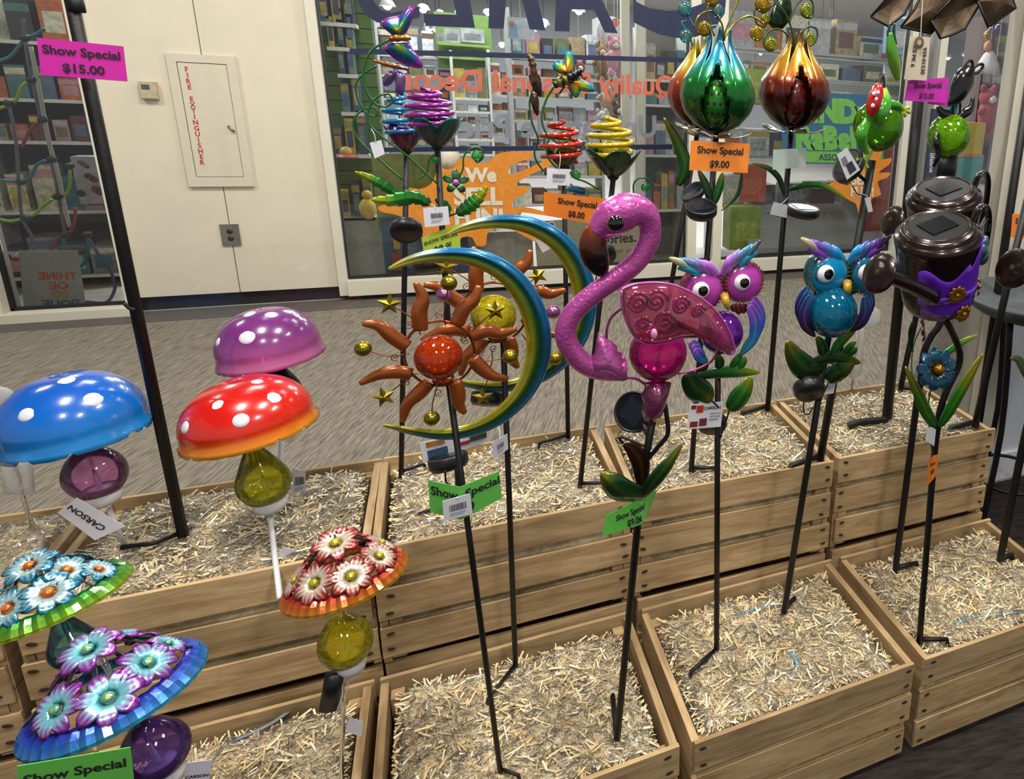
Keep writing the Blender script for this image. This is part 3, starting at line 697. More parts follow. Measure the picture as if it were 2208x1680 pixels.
tl = [(1392, 826), (1420, 820), (1446, 826), (1440, 850), (1434, 875), (1424, 900), (1405, 912), (1390, 905), (1384, 885), (1389, 868), (1384, 852), (1391, 840)]
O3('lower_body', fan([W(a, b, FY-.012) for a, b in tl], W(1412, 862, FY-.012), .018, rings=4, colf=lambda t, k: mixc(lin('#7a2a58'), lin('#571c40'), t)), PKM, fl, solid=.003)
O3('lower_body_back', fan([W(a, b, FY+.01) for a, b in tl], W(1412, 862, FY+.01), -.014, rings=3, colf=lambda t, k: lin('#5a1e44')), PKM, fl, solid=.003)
PKG = glass('pink_crackle_glass', '#c8187c', .42, .25, scale=75); PKW = glass('pink_wing_glass', '#c8587f', .22, .08, scale=30)
O3('glass_globe', ballvf(W(1419, 761, FY), 63*fs, seg=30, rings=20), PKG, fl)
wg = [(1340, 625), (1358, 616), (1385, 611), (1415, 610), (1448, 614), (1480, 626), (1510, 643), (1538, 665), (1558, 690), (1574, 720), (1583, 750), (1583, 758), (1575, 764), (1562, 758), (1548, 744), (1535, 728), (1518, 726), (1490, 726), (1465, 729), (1440, 738), (1410, 742), (1385, 738), (1368, 724), (1354, 698), (1343, 665)]
WQ = smooth(wg+[wg[0]], 3)[:-1]; wn = (0, -1, 0)
O3('glass_wing', fan([W(a, b, FY-.045+.03*(a-1460)/240) for a, b in WQ], W(1440, 680, FY-.05), .012, rings=5), PKW, fl, solid=.004)
v, f, c = sweep([W(a, b, FY-.046+.03*(a-1460)/240) for a, b in WQ+[WQ[0]]], 3.2*fs, None, 6); obj('wing_rim', v, f, PKM, fl, cols=[lin('#b8559f')]*len(v))
PSW = glass('pink_relief_glass', '#a8306a', .55, .1)
for x, y, r in ((1375, 655, 24), (1415, 650, 24), (1468, 660, 20), (1505, 672, 15), (1432, 695, 22), (1385, 702, 18)):
    P = [W(x, y, FY-.064+.02*(x-1440)/200)+V(math.cos(t*.6), 0, math.sin(t*.6))*(r*fs*(1-t/24)) for t in range(22)]
    v, f, c = sweep(P, 4.2*fs, 2*fs, 6); obj('swirl', v, f, PSW, fl)
O3('clip', ballvf(W(1410, 720, FY-.07), 7*fs, sz=1.6), mat('pink_clip', '#d08ab8', .3), fl)
wire(fl, [W(1345, 662, FY-.02), W(1318, 685, FY-.01), W(1308, 715, FY-.01), W(1309, 740, FY-.01)], 3*fs, mat('pink_rod', '#9c4384', .3, .3), 'wing_bracket')
wire(fl, [W(1548, 750, FY-.02), W(1535, 778, FY), W(1500, 797, FY+.005), W(1462, 806, FY)], 3*fs, MATS['pink_rod'], 'tail_bracket')
wire(fl, [W(1350, 815, FY), W(1372, 817, FY), W(1390, 828, FY)], 3*fs, MATS['pink_rod'], 'belly_bracket')
b = WZ(1330, 1600, ZSL); pole(fl, [W(1408, 900, FY), W(1392, 990, FY), W(1382, 1060, FY).lerp(b, 0), b], 9*fs, foot=(1321, 1500))
wire(fl, [W(1432, 860, FY-.004), W(1438, 900, FY-.01), W(1440, 936, FY-.012), W(1422, 960, FY-.01), W(1397, 990, FY-.004)], 5.5*fs, BLACK, 'bent_leg', n=3)
leaf(fl, [(1392, 1072), (1345, 1062), (1318, 1040), (1297, 1020)], 26, FY-.02, GREEND, name='leaf', curl=-.3, d3=[0, .02, .025, .02])
leaf(fl, [(1388, 1070), (1408, 1040), (1440, 1000), (1470, 957)], 17, FY-.02, GREEND, d3=[0, .01, .01, 0])
leaf(fl, [(1384, 1050), (1382, 1000), (1365, 970), (1344, 958)], 19, FY-.005, [(0, lin('#1c0d08')), (1, lin('#3a1a0a'))], d3=[0, 0, 0, 0])
solar(fl, 1366, 888, 44, FY+.05, (-.55, -.72, .42), .02, W(1398, 940, FY+.01))
wire(fl, [W(1396, 965, FY), W(1350, 946, FY+.01), W(1335, 944, FY+.01), W(1343, 956, FY+.01)], .002, BLKPL, 'cable')
price('green price card curled on the flamingo stake', [(0, (1305, 1113), (1298, 1157), -.01), (.6, (1372, 1079), (1383, 1131), -.025), (1, (1417, 1056), (1396, 1110), .015)], FY, '#5fb84a', '$9.00', [('Show Special', .48, .36, .24, .86), ('$9.00', .52, .76, .26, .55)])

# ================================================================ owls
def owl(label, mid, ev, Y, base, foot, body, brow, tip, ring, globe_m, gpos, gr, wingc, leaves, panel, stake_top, spread):
    root = stake_root('owl_stake', label, 'garden stake', base, ZSL)
    ex, ey = ev; L = math.hypot(ex, ey); cx, sx = ex/L, ey/L; k = L/44.0
    def T(px, py, d=0):
        x, y = px*k, py*k
        return W(mid[0]+x*cx-y*sx, mid[1]+x*sx+y*cx, Y-d)
    s = sc(*mid, Y)*k
    B, BR, TP, RG = lin(body), lin(brow), lin(tip), lin(ring)
    for sg in (-1, 1):
        c0 = T(sg*44, 0, 0)
        pr = [(43*s, -10*s), (44*s, 0), (40*s, 9*s), (33*s, 14*s), (24*s, 18*s), (.001*s, 20*s)]
        o = O3('face_disc', lathe(c0, pr, (sg*.06, -1, .06), 30, colf=lambda t, a: mixc(RG, B, min(1, max(0, (t-.25)*2.2)))), PGLOSS, root)
        v, f, c = [], [], []
        for i in range(34):
            a = i*2*math.pi/34; p = c0+V(math.cos(a), 0, math.sin(a))*(38*s)+V(0, -9*s, 0); q = c0+V(math.cos(a+.1), 0, math.sin(a+.1))*(45*s)+V(0, -12*s, 0); t_ = V(-math.sin(a), 0, math.cos(a))*(3*s); n = len(v)
            v += [p-t_, p+t_, q, p+V(0, -4*s, 0)]; f += [(n, n+1, n+3), (n+1, n+2, n+3), (n+2, n, n+3)]
        obj('feather_fringe', v, f, PGLOSS, root, cols=[mixc(RG, lin('#caa84a'), .15)]*len(v))
        ec = T(sg*44-2, 2, 18*s)
        e = O3('eyeball', ballvf(ec, 17*s, (0, -1, 0), 22, 12, .6), mat('eye_white', '#dcdce0', .12, 0, .8, .02), root)
        O3('pupil', ballvf(ec+V(1.5*s, -7.6*s, 1*s), 10.5*s, (0, -1, 0), 18, 10, .35), MATS['black_gloss'], e)
        O3('eye_rim', lathe(ec+V(0, 4*s, 0), [(17*s, 0), (20*s, 2*s), (21*s, -4*s)], (0, -1, 0), 22, colf=lambda t, a: mixc(B, RG, .6)), PGLOSS, e)
        for i, (a0, a1, wd, c1, c2) in enumerate([((4, -18), (34, -60), 8, BR, BR), ((14, -22), (50, -68), 7, BR, mixc(BR, TP, .5)), ((26, -34), (68, -66), 7, mixc(BR, TP, .3), TP), ((36, -38), (82, -72), 7, mixc(BR, TP, .6), TP), ((42, -30), (86, -52), 7, TP, TP), ((50, -36), (99, -78), 7, TP, lin('#b0a86a') if sg < 0 else lin('#3a1a30'))]):
            pts = [T(sg*a0[0], a0[1], .006+i*.001), T(sg*(a0[0]*.45+a1[0]*.55), a0[1]*.55+a1[1]*.45-8, .013), T(sg*a1[0], a1[1], .008)]
            Q = smooth(pts, 5); n = len(Q); ww = [wd*s*(math.sin(math.pi*(.18+.80*j/(n-1)))**.8+.06) for j in range(n)]
            v, f, c = sweep(Q, ww, [x*.45 for x in ww], 8, colf=lambda t, a: ramp([(0, c1), (.6, mixc(c1, c2, .7)), (1, c2)], t)); obj('brow_feather', v, f, PGLOSS, root, cols=c)
    v, f, c = sweep([T(0, 22, .02), T(1, 34, .032), T(2, 46, .026), T(3, 55, .016)], [9*s, 8*s, 5*s, .8*s], [9*s, 8*s, 4*s, .8*s], 10, colf=lambda t, a: ramp([(0, lin('#a07a1a')), (1, lin('#d0a83a'))], t)); obj('beak', v, f, PGLOSS, root, cols=c)
    O3('glass_globe', ballvf(W(*gpos, Y-.012), gr*sc(*gpos, Y), seg=28, rings=18), globe_m, root)
    for path, wd in wingc[0]:
        for j in range(3):
            q = [(a+j*4*(1 if path[0][0] < gpos[0] else -1), b+j*9) for a, b in path]
            O3('wing_feather', leafvf(q, wd, Y-.01-.003*j, wingc[1], curl=.2), PGLOSS, root, solid=.001)
    for i, (a, b) in enumerate(spread):
        O3('neck_feather', leafvf([a, ((a[0]+b[0])/2, (a[1]+b[1])/2), b], 9, Y-.008, [(0, RG), (1, mixc(RG, (0, 0, 0), .5))]), PGLOSS, root, solid=.001)
    for path, wd, cols, d3 in leaves: leaf(root, path, wd, Y-.015, cols, d3=d3)
    b = WZ(*base, ZSL); tp = W(*stake_top, Y)
    pole(root, [tp, tp.lerp(b, .5), b], 6.5*sc(*stake_top, Y), foot=foot)
    if panel: solar(root, *panel)
    return root, T, s
PURG = glass('violet_crackle_glass', '#6a1f9c', .4, .3, scale=70); BLUG = glass('blue_crackle_glass', '#0a6f98', .45, .35, scale=60)
PURW = [(0, lin('#7a3aa0')), (.45, lin('#244a9c')), (.8, lin('#1c6a86')), (1, lin('#14302c'))]
BLUW = [(0, lin('#124a7a')), (.4, lin('#2a1c5a')), (.75, lin('#240a24')), (1, lin('#160812'))]
owp, To, so = owl('purple owl stake with a violet globe behind the flamingo wing', (1557.5, 615.5), (44.5, -8.5), 1.0, (1545, 1410), (1490, 1449), '#a63a9c', '#a85cc0', '#1d7f9c', '#5a1420', PURG, (1556, 717), 43,
    ([([(1622, 640), (1636, 675), (1630, 715), (1600, 752)], 13), ([(1490, 735), (1502, 752), (1516, 764)], 12)], PURW),
    [([(1480, 805), (1500, 836), (1520, 850), (1532, 868)], 26, GREEND, None), ([(1500, 812), (1560, 802), (1600, 802), (1638, 803)], 13, GREEN, None), ([(1512, 800), (1518, 785), (1500, 772)], 10, GREEND, None), ([(1550, 798), (1552, 780), (1548, 765)], 10, GREEND, None), ([(1575, 795), (1590, 775), (1600, 758)], 9, GREEN, None), ([(1590, 800), (1602, 782), (1606, 768)], 8, GREEN, None), ([(1572, 884), (1590, 862), (1606, 838), (1620, 812)], 22, GREEN, None)], None, (1548, 760), [((1590, 655), (1594, 678)), ((1604, 655), (1603, 676)), ((1582, 655), (1584, 672))])
wire(owp, [W(1548, 960, 1.0), W(1562, 918, .99), W(1574, 882, .985)], .0016, BLKPL, 'leaf_stem')
wire(owp, [W(1551, 900, .99), W(1546, 875, .985), W(1530, 862, .985)], .0016, BLKPL, 'leaf_stem')
solar(owp, 1535, 905, 30, 1.04, (.3, .8, .5), .02)
hang('white paper card with red fruit print on the purple owl stake', [(1487, 872), (1560, 866), (1554, 920), (1480, 926)], .985, None, None, '#d6d6da', [('CARSON', .68, .2, .2, .5)], (0, 0), [(.06, .05, .2, .2, '#7a1c20'), (.22, .08, .42, .36, '#a8281c'), (.08, .7, .3, .92, '#7a1c28'), (.34, .6, .56, .9, '#6a2038'), (.62, .4, .95, .46, '#9a9aa0'), (.62, .52, .95, .58, '#9a9aa0'), (.62, .64, .9, .7, '#9a9aa0')])
owb, Tb, sb = owl('blue owl stake with a turquoise globe beside the watering can spout', (1826, 588), (43.5, -1), 1.045, (1690, 1325), (1713, 1290), '#0f78a8', '#1f84c0', '#6a3aa0', '#0a3428', BLUG, (1793, 672), 48,
    ([([(1742, 618), (1727, 650), (1728, 682), (1750, 708)], 13), ([(1872, 620), (1872, 655), (1860, 680), (1838, 695)], 13)], BLUW),
    [([(1776, 792), (1740, 795), (1714, 770), (1697, 735)], 24, GREEND, None), ([(1745, 785), (1790, 770), (1825, 775), (1855, 783)], 13, GREEND, None), ([(1775, 768), (1772, 745), (1760, 726)], 11, GREEND, None), ([(1795, 765), (1812, 738), (1845, 711)], 11, GREEN, None), ([(1818, 765), (1832, 748), (1846, 736)], 8, GREEN, None), ([(1828, 768), (1842, 755), (1848, 748)], 7, GREEN, None), ([(1785, 822), (1800, 805), (1820, 795), (1842, 780)], 22, GREEND, None)], None, (1788, 715), [((1815, 622), (1812, 640)), ((1840, 622), (1842, 634))])
solar(owb, 1742, 830, 30, 1.04, (.1, .8, .5), .024, W(1762, 850, 1.045))
wire(owb, [W(1733, 866, 1.04), W(1733, 888, 1.04), W(1744, 893, 1.04), W(1752, 880, 1.04)], .0014, BLKPL, 'cable')
wire(owb, [W(1763, 880, 1.045), W(1775, 850, 1.03), W(1788, 822, 1.03)], .0016, BLKPL, 'leaf_stem')
hang('white tag behind the leaf of the blue owl stake', [(1768, 832), (1802, 826), (1797, 848), (1770, 852)], 1.06, None, W(1778, 822, 1.04))
# ================================================================ mushrooms
CLR = clear('clear_acrylic', (.86, .88, .92), .9, .05, 0, 20, .18)
def dome_pt(c, R, H, up, t, el):
    x, y, a = axes(up); return Vector(c)+x*(R*math.cos(el)*math.cos(t))+y*(R*math.cos(el)*math.sin(t))+a*(H*math.sin(el)), (x*(math.cos(el)*math.cos(t)/R)+y*(math.cos(el)*math.sin(t)/R)+a*(math.sin(el)/H)).normalized()
def mushroom(label, rc, R, Y, up, cols, spots, gpos, gr, gm, drop, stem, base, z, hk=.78, capm=None):
    root = stake_root('mushroom_stake', label, 'garden stake', base, z)
    s = sc(*rc, Y); R_w = R*s; H = R_w*hk; c = W(*rc, Y)
    rnd = random.Random(R); notch = [rnd.uniform(0, 2*math.pi) for _ in range(11)]
    def rm(t, j):
        if j == 0:
            d = min(min(abs(t-n_), 2*math.pi-abs(t-n_)) for n_ in notch)
            return (0, (.08*R_w if d < .035 else 0)+.006*R_w*math.sin(23*t))
        return (0, 0)
    az0 = math.degrees(math.atan2(-c.x, c.y))
    pr = [(R_w*1.05, -.26*H), (R_w*1.02, -.16*H), (R_w*.995, -.04*H), (R_w*.985, .05*H)]+[(R_w*max(.001, math.cos(a)**.85), H*math.sin(a)) for a in [math.pi/2*i/14 for i in range(1, 15)]]
    O3('cap', lathe(c, pr, up, 96, colf=lambda t, a: ramp(cols, t), rmod=rm), capm or PGLOSS, root, solid=.002)
    for t, el, r in spots:
        p, n = dome_pt(c, R_w, H, up, R_(t+az0), R_(el))
        O3('spot', lathe(p-n*.001, [(r*s, 0), (r*s*.9, .0028), (r*s*.5, .0042), (1e-4, .0046)], n, 18), mat('white_spot', '#d3d2dc', .25, 0, .5, .02), root)
    x, y, a = axes(up); g = W(*gpos, Y); G = gr*sc(*gpos, Y)
    O3('glass_globe', ballvf(g, G, up, 26, 16, 1.05, drop), gm, root)
    O3('socket', lathe(g-a*G*1.02, [(G*.45, -.012), (G*.62, -.004), (G*.66, .012), (G*.6, .016)], up, 22, cap=True), WHITEP, root)
    P = [g-a*G]+[W(p[0], p[1], Y) for p in stem]+[WZ(*base, z)]
    pole(root, P, 7*s, 'stem', WHITEP if capm is None else CLR)
    v, f, cc = sweep([g-a*G, c+a*H*.8], .004, None, 8); obj('inner_post', v, f, CLR, root)
    return root, c, R_w, H
LN = lin
mushroom('blue mushroom stake with white spots and a lilac globe', (163, 915), 162, 1.30, (-.10, .05, 1), [(0, LN('#1a78b8')), (.15, LN('#1470b8')), (.5, LN('#0c58b4')), (1, LN('#0a47a6'))],
    [(54, 38, 24), (113, 38, 26), (105, 70, 22), (161, 45, 18), (12, 30, 20)], (205, 1022), 72, glass('lilac_glass', '#c878b4', .22, .12, scale=30), .12, [(245, 1120)], (275, 1190), ZSU, .92)
mushroom('red mushroom stake with white spots and an orange rim', (537, 908), 146, 1.25, (-.12, .05, 1), [(0, LN('#c98a1a')), (.1, LN('#cf6a14')), (.22, LN('#c42a10')), (.5, LN('#bd120c')), (1, LN('#b5140e'))],
    [(62, 50, 21), (86, 26, 19), (125, 40, 21), (27, 25, 17), (140, 68, 16)], (568, 1040), 62, glass('olive_glass', '#bdb91a', .36, .25, scale=55), .75, [(585, 1140)], (604, 1290), ZSU)
mushroom('purple mushroom stake behind the red one', (582, 752), 115, 1.40, (-.1, .03, 1), [(0, LN('#b0608f')), (.2, LN('#9c4a86')), (.45, LN('#6e2a70')), (1, LN('#6a2c72'))],
    [(68, 37, 20), (117, 64, 17), (158, 48, 14), (19, 30, 13), (40, 76, 15)], (602, 842), 50, glass('dark_violet_glass', '#2e0c4a', .6, .2), .7, [(606, 990)], (612, 1100), ZSU, .92)
hang('white tag with curved letters under the blue mushroom', [(205, 1165), (124, 1105), (165, 1073), (270, 1135)], 1.24, None, W(240, 1090, 1.28), '#d6d4de', [('CARSON', .55, .5, .3, .8)])
hang('white tag below the red mushroom globe, edge lifted', [(612, 1180), (655, 1190), (625, 1236), (558, 1225)], 1.19, None, W(594, 1185, 1.24), '#d0cedb', [('CARSON', .6, .5, .26, .8)])
hang('barcode tag beside the olive mushroom globe', [(632, 1012), (658, 1014), (660, 1058), (628, 1068)], 1.33, (.2, .3, .9, .65), W(624, 1000, 1.34), '#b9bac4')
hang('white tag folded below the red mushroom stem', [(564, 1252), (600, 1240), (618, 1270), (604, 1290)], 1.2, None, W(592, 1240, 1.23), '#b4b6c0')
# open daisy-work mushrooms
def daisy_vf(c, n, R, inner, mid, outer, np_=7, a0=0.0):
    x, y, a = axes(n); v, f, col = [], [], []
    for k in range(np_):
        th = a0+k*2*math.pi/np_; d = x*math.cos(th)+y*math.sin(th); e = a.cross(d); rows = 6; m = 7; b0 = len(v)
        for i in range(rows):
            t = i/(rows-1); r = R*(.2+.8*t); wdt = R*.29*math.sin(math.pi*(.16+.72*t))**.7
            for j in range(m):
                q = -1+2*j/(m-1)
                v.append(c+d*(r-(.07*R*q*q if t > .8 else 0))+e*(wdt*q)+a*(R*(.16*math.sin(math.pi*t*.8)-.14*t*t)+R*.035*math.cos(q*3*math.pi)*math.sin(math.pi*t)))
                cc = ramp([(0, inner), (.2, mid), (.42, mixc(mid, outer, .3)), (.58, outer), (1, outer)], t*.8+.25*abs(q)**2-.12*math.cos(q*3*math.pi)*(t > .2)); col.append(cc)
        for i in range(rows-1):
            for j in range(m-1): p = b0+i*m+j; f.append((p, p+1, p+m+1, p+m))
    return v, f, col
def daisycap(label, rc, R, Y, up, rim, flower, centre, gpos, gr, gm, stem, base, z, fl, apexk=.92, drop=.2):
    root = stake_root('daisy_mushroom_stake', label, 'garden stake', base, z)
    s = sc(*rc, Y); Rw = R*s; H = Rw*apexk; c = W(*rc, Y); x, y, a = axes(up); NF = 38
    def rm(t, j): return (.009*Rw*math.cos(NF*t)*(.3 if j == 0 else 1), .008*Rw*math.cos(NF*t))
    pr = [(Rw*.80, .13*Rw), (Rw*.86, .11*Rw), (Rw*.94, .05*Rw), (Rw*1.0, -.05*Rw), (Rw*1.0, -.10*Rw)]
    O3('frilled_rim', lathe(c, pr, up, NF*2, colf=lambda t, ang: mixc(ramp(rim, t), (0, 0, 0), .3*(.5-.5*math.cos(NF*ang))), rmod=rm), PAINT, root, solid=.0012, smooth=False)  # rim colour carries painted shade in the grooves between flutes
    for i, (t, rr, r) in enumerate(fl):
        th = R_(t+math.degrees(math.atan2(-c.x, c.y))); rr *= 1.06; h = H*(1-rr)**1.15+.05*Rw
        p = c+x*(Rw*rr*math.cos(th))+y*(Rw*rr*math.sin(th))+a*h; r = r*1.12
        n = (a*1.0+(x*math.cos(th)+y*math.sin(th))*(1.0 if rr > .3 else .45)).normalized()
        o = O3('daisy', daisy_vf(p, n, r*s, *flower, a0=i*.9), PAINT, root, solid=.001)
        O3('daisy_centre', ballvf(p+n*.12*r*s, r*s*.2, n, 14, 8, .6, colf=lambda t_, ang: mixc(centre[0], centre[1], t_**5)), PAINT, o)
    for k in range(8):
        th = k*math.pi/4+.3; P = [c+(x*math.cos(th)+y*math.sin(th))*(Rw*q)+a*(H*(1-q)**1.15+.03*Rw) for q in (.08, .3, .55, .78, .88)]
        v, f, cc = sweep(P, .0013, None, 5); obj('strut', v, f, mat('dark_strut', '#2c2a30', .4, .3), root)
    g = W(*gpos, Y); G = gr*sc(*gpos, Y)
    O3('glass_globe', ballvf(g, G, up, 26, 16, 1.05, drop), gm, root)
    O3('socket', lathe(g-a*G*1.02, [(G*.42, -.012), (G*.55, -.002), (G*.58, .012), (G*.5, .016)], up, 22, cap=True), WHITEP, root)
    pole(root, [g-a*G]+[W(p[0], p[1], Y) for p in stem]+[WZ(*base, z)], 6*s, 'stem', CLR)
    v, f, cc = sweep([g-a*G, c+a*H*.95], .003, None, 8); obj('inner_post', v, f, CLR, root)
    return root
L_ = lin
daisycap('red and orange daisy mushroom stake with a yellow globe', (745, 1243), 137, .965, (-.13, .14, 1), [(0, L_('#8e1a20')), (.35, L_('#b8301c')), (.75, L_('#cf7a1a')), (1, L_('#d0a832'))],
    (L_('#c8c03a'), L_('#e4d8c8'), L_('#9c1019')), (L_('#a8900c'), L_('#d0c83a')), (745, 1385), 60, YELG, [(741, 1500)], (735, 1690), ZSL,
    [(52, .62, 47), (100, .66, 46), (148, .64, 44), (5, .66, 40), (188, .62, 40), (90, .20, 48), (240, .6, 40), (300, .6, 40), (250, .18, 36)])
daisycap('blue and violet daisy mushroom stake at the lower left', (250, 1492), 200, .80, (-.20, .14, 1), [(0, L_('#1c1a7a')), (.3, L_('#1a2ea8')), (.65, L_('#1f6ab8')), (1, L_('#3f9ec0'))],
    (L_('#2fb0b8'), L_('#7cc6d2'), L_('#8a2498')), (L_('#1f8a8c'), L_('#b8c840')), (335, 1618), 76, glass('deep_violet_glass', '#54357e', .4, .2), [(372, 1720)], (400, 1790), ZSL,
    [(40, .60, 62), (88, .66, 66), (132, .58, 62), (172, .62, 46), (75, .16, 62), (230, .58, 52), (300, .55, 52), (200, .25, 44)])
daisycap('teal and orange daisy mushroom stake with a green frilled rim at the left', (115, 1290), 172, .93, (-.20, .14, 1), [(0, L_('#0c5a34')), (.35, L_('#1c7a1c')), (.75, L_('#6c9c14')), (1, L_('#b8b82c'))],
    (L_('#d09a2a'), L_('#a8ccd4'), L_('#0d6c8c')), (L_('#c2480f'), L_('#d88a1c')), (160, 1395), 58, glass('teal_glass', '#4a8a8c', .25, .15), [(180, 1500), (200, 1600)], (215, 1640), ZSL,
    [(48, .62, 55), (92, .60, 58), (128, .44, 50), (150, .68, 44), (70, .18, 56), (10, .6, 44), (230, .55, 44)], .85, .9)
hang('white tag below the yellow globe of the red daisy stake', [(752, 1548), (783, 1556), (779, 1588), (745, 1578)], .96, None, W(744, 1540, .965))
hang('white tag with curved letters at the bottom left edge', [(402, 1645), (458, 1638), (448, 1700), (392, 1705)], .78, None, None, '#cfcdda', [('CARSON', .5, .5, .28, .9)])
price('green price card in front of the violet daisy mushroom', qcols([(37, 1652), (281, 1611), (292, 1712), (42, 1760)]), .70, '#5fb84a', '$8.00')
o = stake = None
bt = thing('battery_box', 'black battery box hanging below the red daisy mushroom globe', 'battery box', W(712, 1540, .96))
v, f, c = sweep([W(722, 1452, .955), W(716, 1490, .955), W(707, 1530, .955)], .0125, .007, 12); obj('case', v, f, BLKPL, bt)
wire(bt, [W(706, 1530, .955), W(700, 1548, .955), W(712, 1548, .955), W(716, 1535, .955)], .0012, mat('ring_wire', '#9a9aa0', .3, .8), 'hook')
wire(bt, [W(736, 1460, .955), W(738, 1500, .955), W(722, 1540, .955), W(716, 1540, .955)], .0012, STRING, 'cable')

# ================================================================ coil flowers with insects
def patch(c, up, prof, wid, ang, cols, n=12, m=7, hole=None, wave=0):
    x, y, a = axes(up); v, f, cc = [], [], []
    for i in range(n+1):
        t = i/n; r, h = prof(t); w_ = wid(t)
        for j in range(m):
            q = -1+2*j/(m-1); th = ang+w_*q
            rr = r*(1+wave*(1-q*q)); v.append(Vector(c)+x*(rr*math.cos(th))+y*(rr*math.sin(th))+a*h); cc.append(ramp(cols, t))
    for i in range(n):
        for j in range(m-1):
            if hole and hole((i+.5)/n, -1+2*(j+.5)/(m-1)): continue
            p = i*m+j; f.append((p, p+1, p+m+1, p+m))
    return v, f, cc
def coilflower(label, base, foot, z, Y, cen, rx, ry, turns, tube, colm, cup, cupR, cupH, pcols, ptop, r_pole, np_=5, a0=.3):
    root = stake_root('coil_flower_stake', label, 'garden stake', base, z)
    s = sc(*cen, Y); c = W(*cen, Y); N = int(turns*28); P = []
    for i in range(N+1):
        t = i/N; h = -ry+2*ry*t; r = rx*(1-.42*abs(2*t-.8)**2.4)*(.45+.55*min(1, (1-t)*5)); a = t*turns*2*math.pi
        P.append(c+V(math.cos(a)*r*s, math.sin(a)*r*s, h*s))
    v, f, cc = sweep(P, tube*s, None, 8, (0, 0, 1)); obj('light_coil', v, f, colm, root)
    b = W(*cup, Y)
    for k in range(np_):
        O3('petal', patch(b, (0, 0, 1), lambda t: (cupR*s*(.08+.92*t**.75), cupH*s*t**1.25), lambda t: .74*math.sin(math.pi*min(.97, .14+.83*t))**.6*(1 if t > .2 else 1.2), a0+k*2*math.pi/np_, pcols), PAINT, root, solid=.0008)
    O3('cup_base', lathe(b, [(6*s, -8*s), (12*s, -2*s), (14*s, 3*s), (8*s, 5*s)], seg=14, cap=True), BLACK, root)
    bb = WZ(*base, z); tp = b+V(0, 0, -.004)
    pole(root, [tp, tp.lerp(bb, .5), bb], r_pole*s, foot=foot)
    return root, s
def butterfly(root, wings, body, Y, wcols, bcol, name='wing', br=5):
    for i, (O, c0) in enumerate(wings):
        Q = smooth(O+[O[0]], 3)[:-1]; k = len(Q)
        v, f, cc = fan([W(a, b, Y-.004-.006*(i % 2)) for a, b in Q], W(*c0, Y-.01), .006, rings=6, colf=lambda t, u: ramp(wcols, t+.08*math.sin(u*60)))
        obj(name, v, f, PAINT, root, cols=cc, solid=.001)
    Q = smooth(body, 5); n = len(Q); s = sc(*body[0], Y)
    v, f, cc = sweep([W(a, b, Y-.014) for a, b in Q], [br*s*(.35+math.sin(math.pi*(.1+.8*j/(n-1)))*(.8+.2*math.sin(j*1.9))) for j in range(n)], None, 10, colf=lambda t, a: bcol(t)); obj('insect_body', v, f, PAINT, root, cols=cc)
MAG = mat('magenta_coil', '#8e1f8e', .18, .25, .8); CYC = mat('blue_coil', '#1f7ab0', .18, .25, .8); REDC = mat('red_coil', '#b8281c', .18, .2, .8); YELC = mat('yellow_coil', '#c2a818', .2, .2, .7)
GW = [(0, L_('#2c7a34')), (1, L_('#1c4a24'))]
WGR = mat('green_wire', '#24602c', .3, .3)
RAIN = [(0, L_('#b09a1a')), (.3, L_('#1c7a3a')), (.55, L_('#0d5a7a')), (.75, L_('#2a3a9c')), (.9, L_('#8a2a8c')), (1, L_('#9c3a9c'))]
RAIN2 = [(0, L_('#c04a14')), (.35, L_('#c88a1a')), (.55, L_('#a8b01e')), (.75, L_('#1c8a3a')), (.92, L_('#1a8ab0')), (1, L_('#1f6ab8'))]
PF = 1.385
cb, s = coilflower('blue coil flower stake with purple petals at the left of the window display', (865, 1030), (914, 1000), ZSU, PF, (868, 250), 44, 52, 4.2, 5, CYC, (876, 327), 46, 62, [(0, L_('#2c0f24')), (.6, L_('#5a1a4a')), (1, L_('#4a1c7a'))], (868, 330), 6.5)
wire(cb, [W(x, y, PF-.01) for x, y in ((868, 388), (825, 350), (776, 305), (761, 268), (775, 242), (800, 231), (814, 240), (806, 251), (786, 240), (770, 210), (768, 180), (785, 158), (812, 142))], 2.2*s, WGR, 'flower_wire')
butterfly(cb, [([(838, 150), (828, 165), (826, 180), (834, 186), (848, 176), (854, 156)], (842, 162)), ([(852, 152), (852, 175), (854, 198), (868, 204), (873, 185), (872, 160)], (862, 170))], [(803, 130), (835, 139), (858, 144), (882, 150)], PF-.01, [(0, L_('#3a7a2a')), (.5, L_('#8a3a8c')), (1, L_('#2a6ab0'))], lambda t: mixc(L_('#8a5a1a'), L_('#5a2410'), t))
cp, s = coilflower('magenta coil flower stake with teal petals and a rainbow butterfly', (990, 1090), (905, 1108), ZSU, 1.27, (925, 235), 52, 48, 4.6, 5.5, MAG, (943, 318), 62, 72, [(0, L_('#04181c')), (.55, L_('#07343a')), (1, L_('#0c5a5c'))], (943, 320), 7, 5, 1.0)
wire(cp, [W(x, y, 1.26) for x, y in ((945, 398), (880, 338), (815, 288), (794, 262), (797, 230), (815, 208), (838, 203), (846, 218), (832, 230), (808, 222), (787, 190), (784, 150), (800, 110), (840, 86))], 2.4*s, WGR, 'flower_wire')
butterfly(cp, [([(846, 76), (826, 58), (823, 46), (838, 38), (864, 32), (876, 18), (890, 13), (893, 26), (886, 48), (872, 74)], (858, 68)), ([(842, 92), (829, 104), (840, 118), (862, 134), (895, 146), (912, 144), (905, 125), (890, 108), (880, 93)], (860, 98))], [(838, 84), (860, 82), (886, 82)], 1.255, RAIN, lambda t: mixc(L_('#7a4a14'), L_('#9c6a20'), t), br=7)
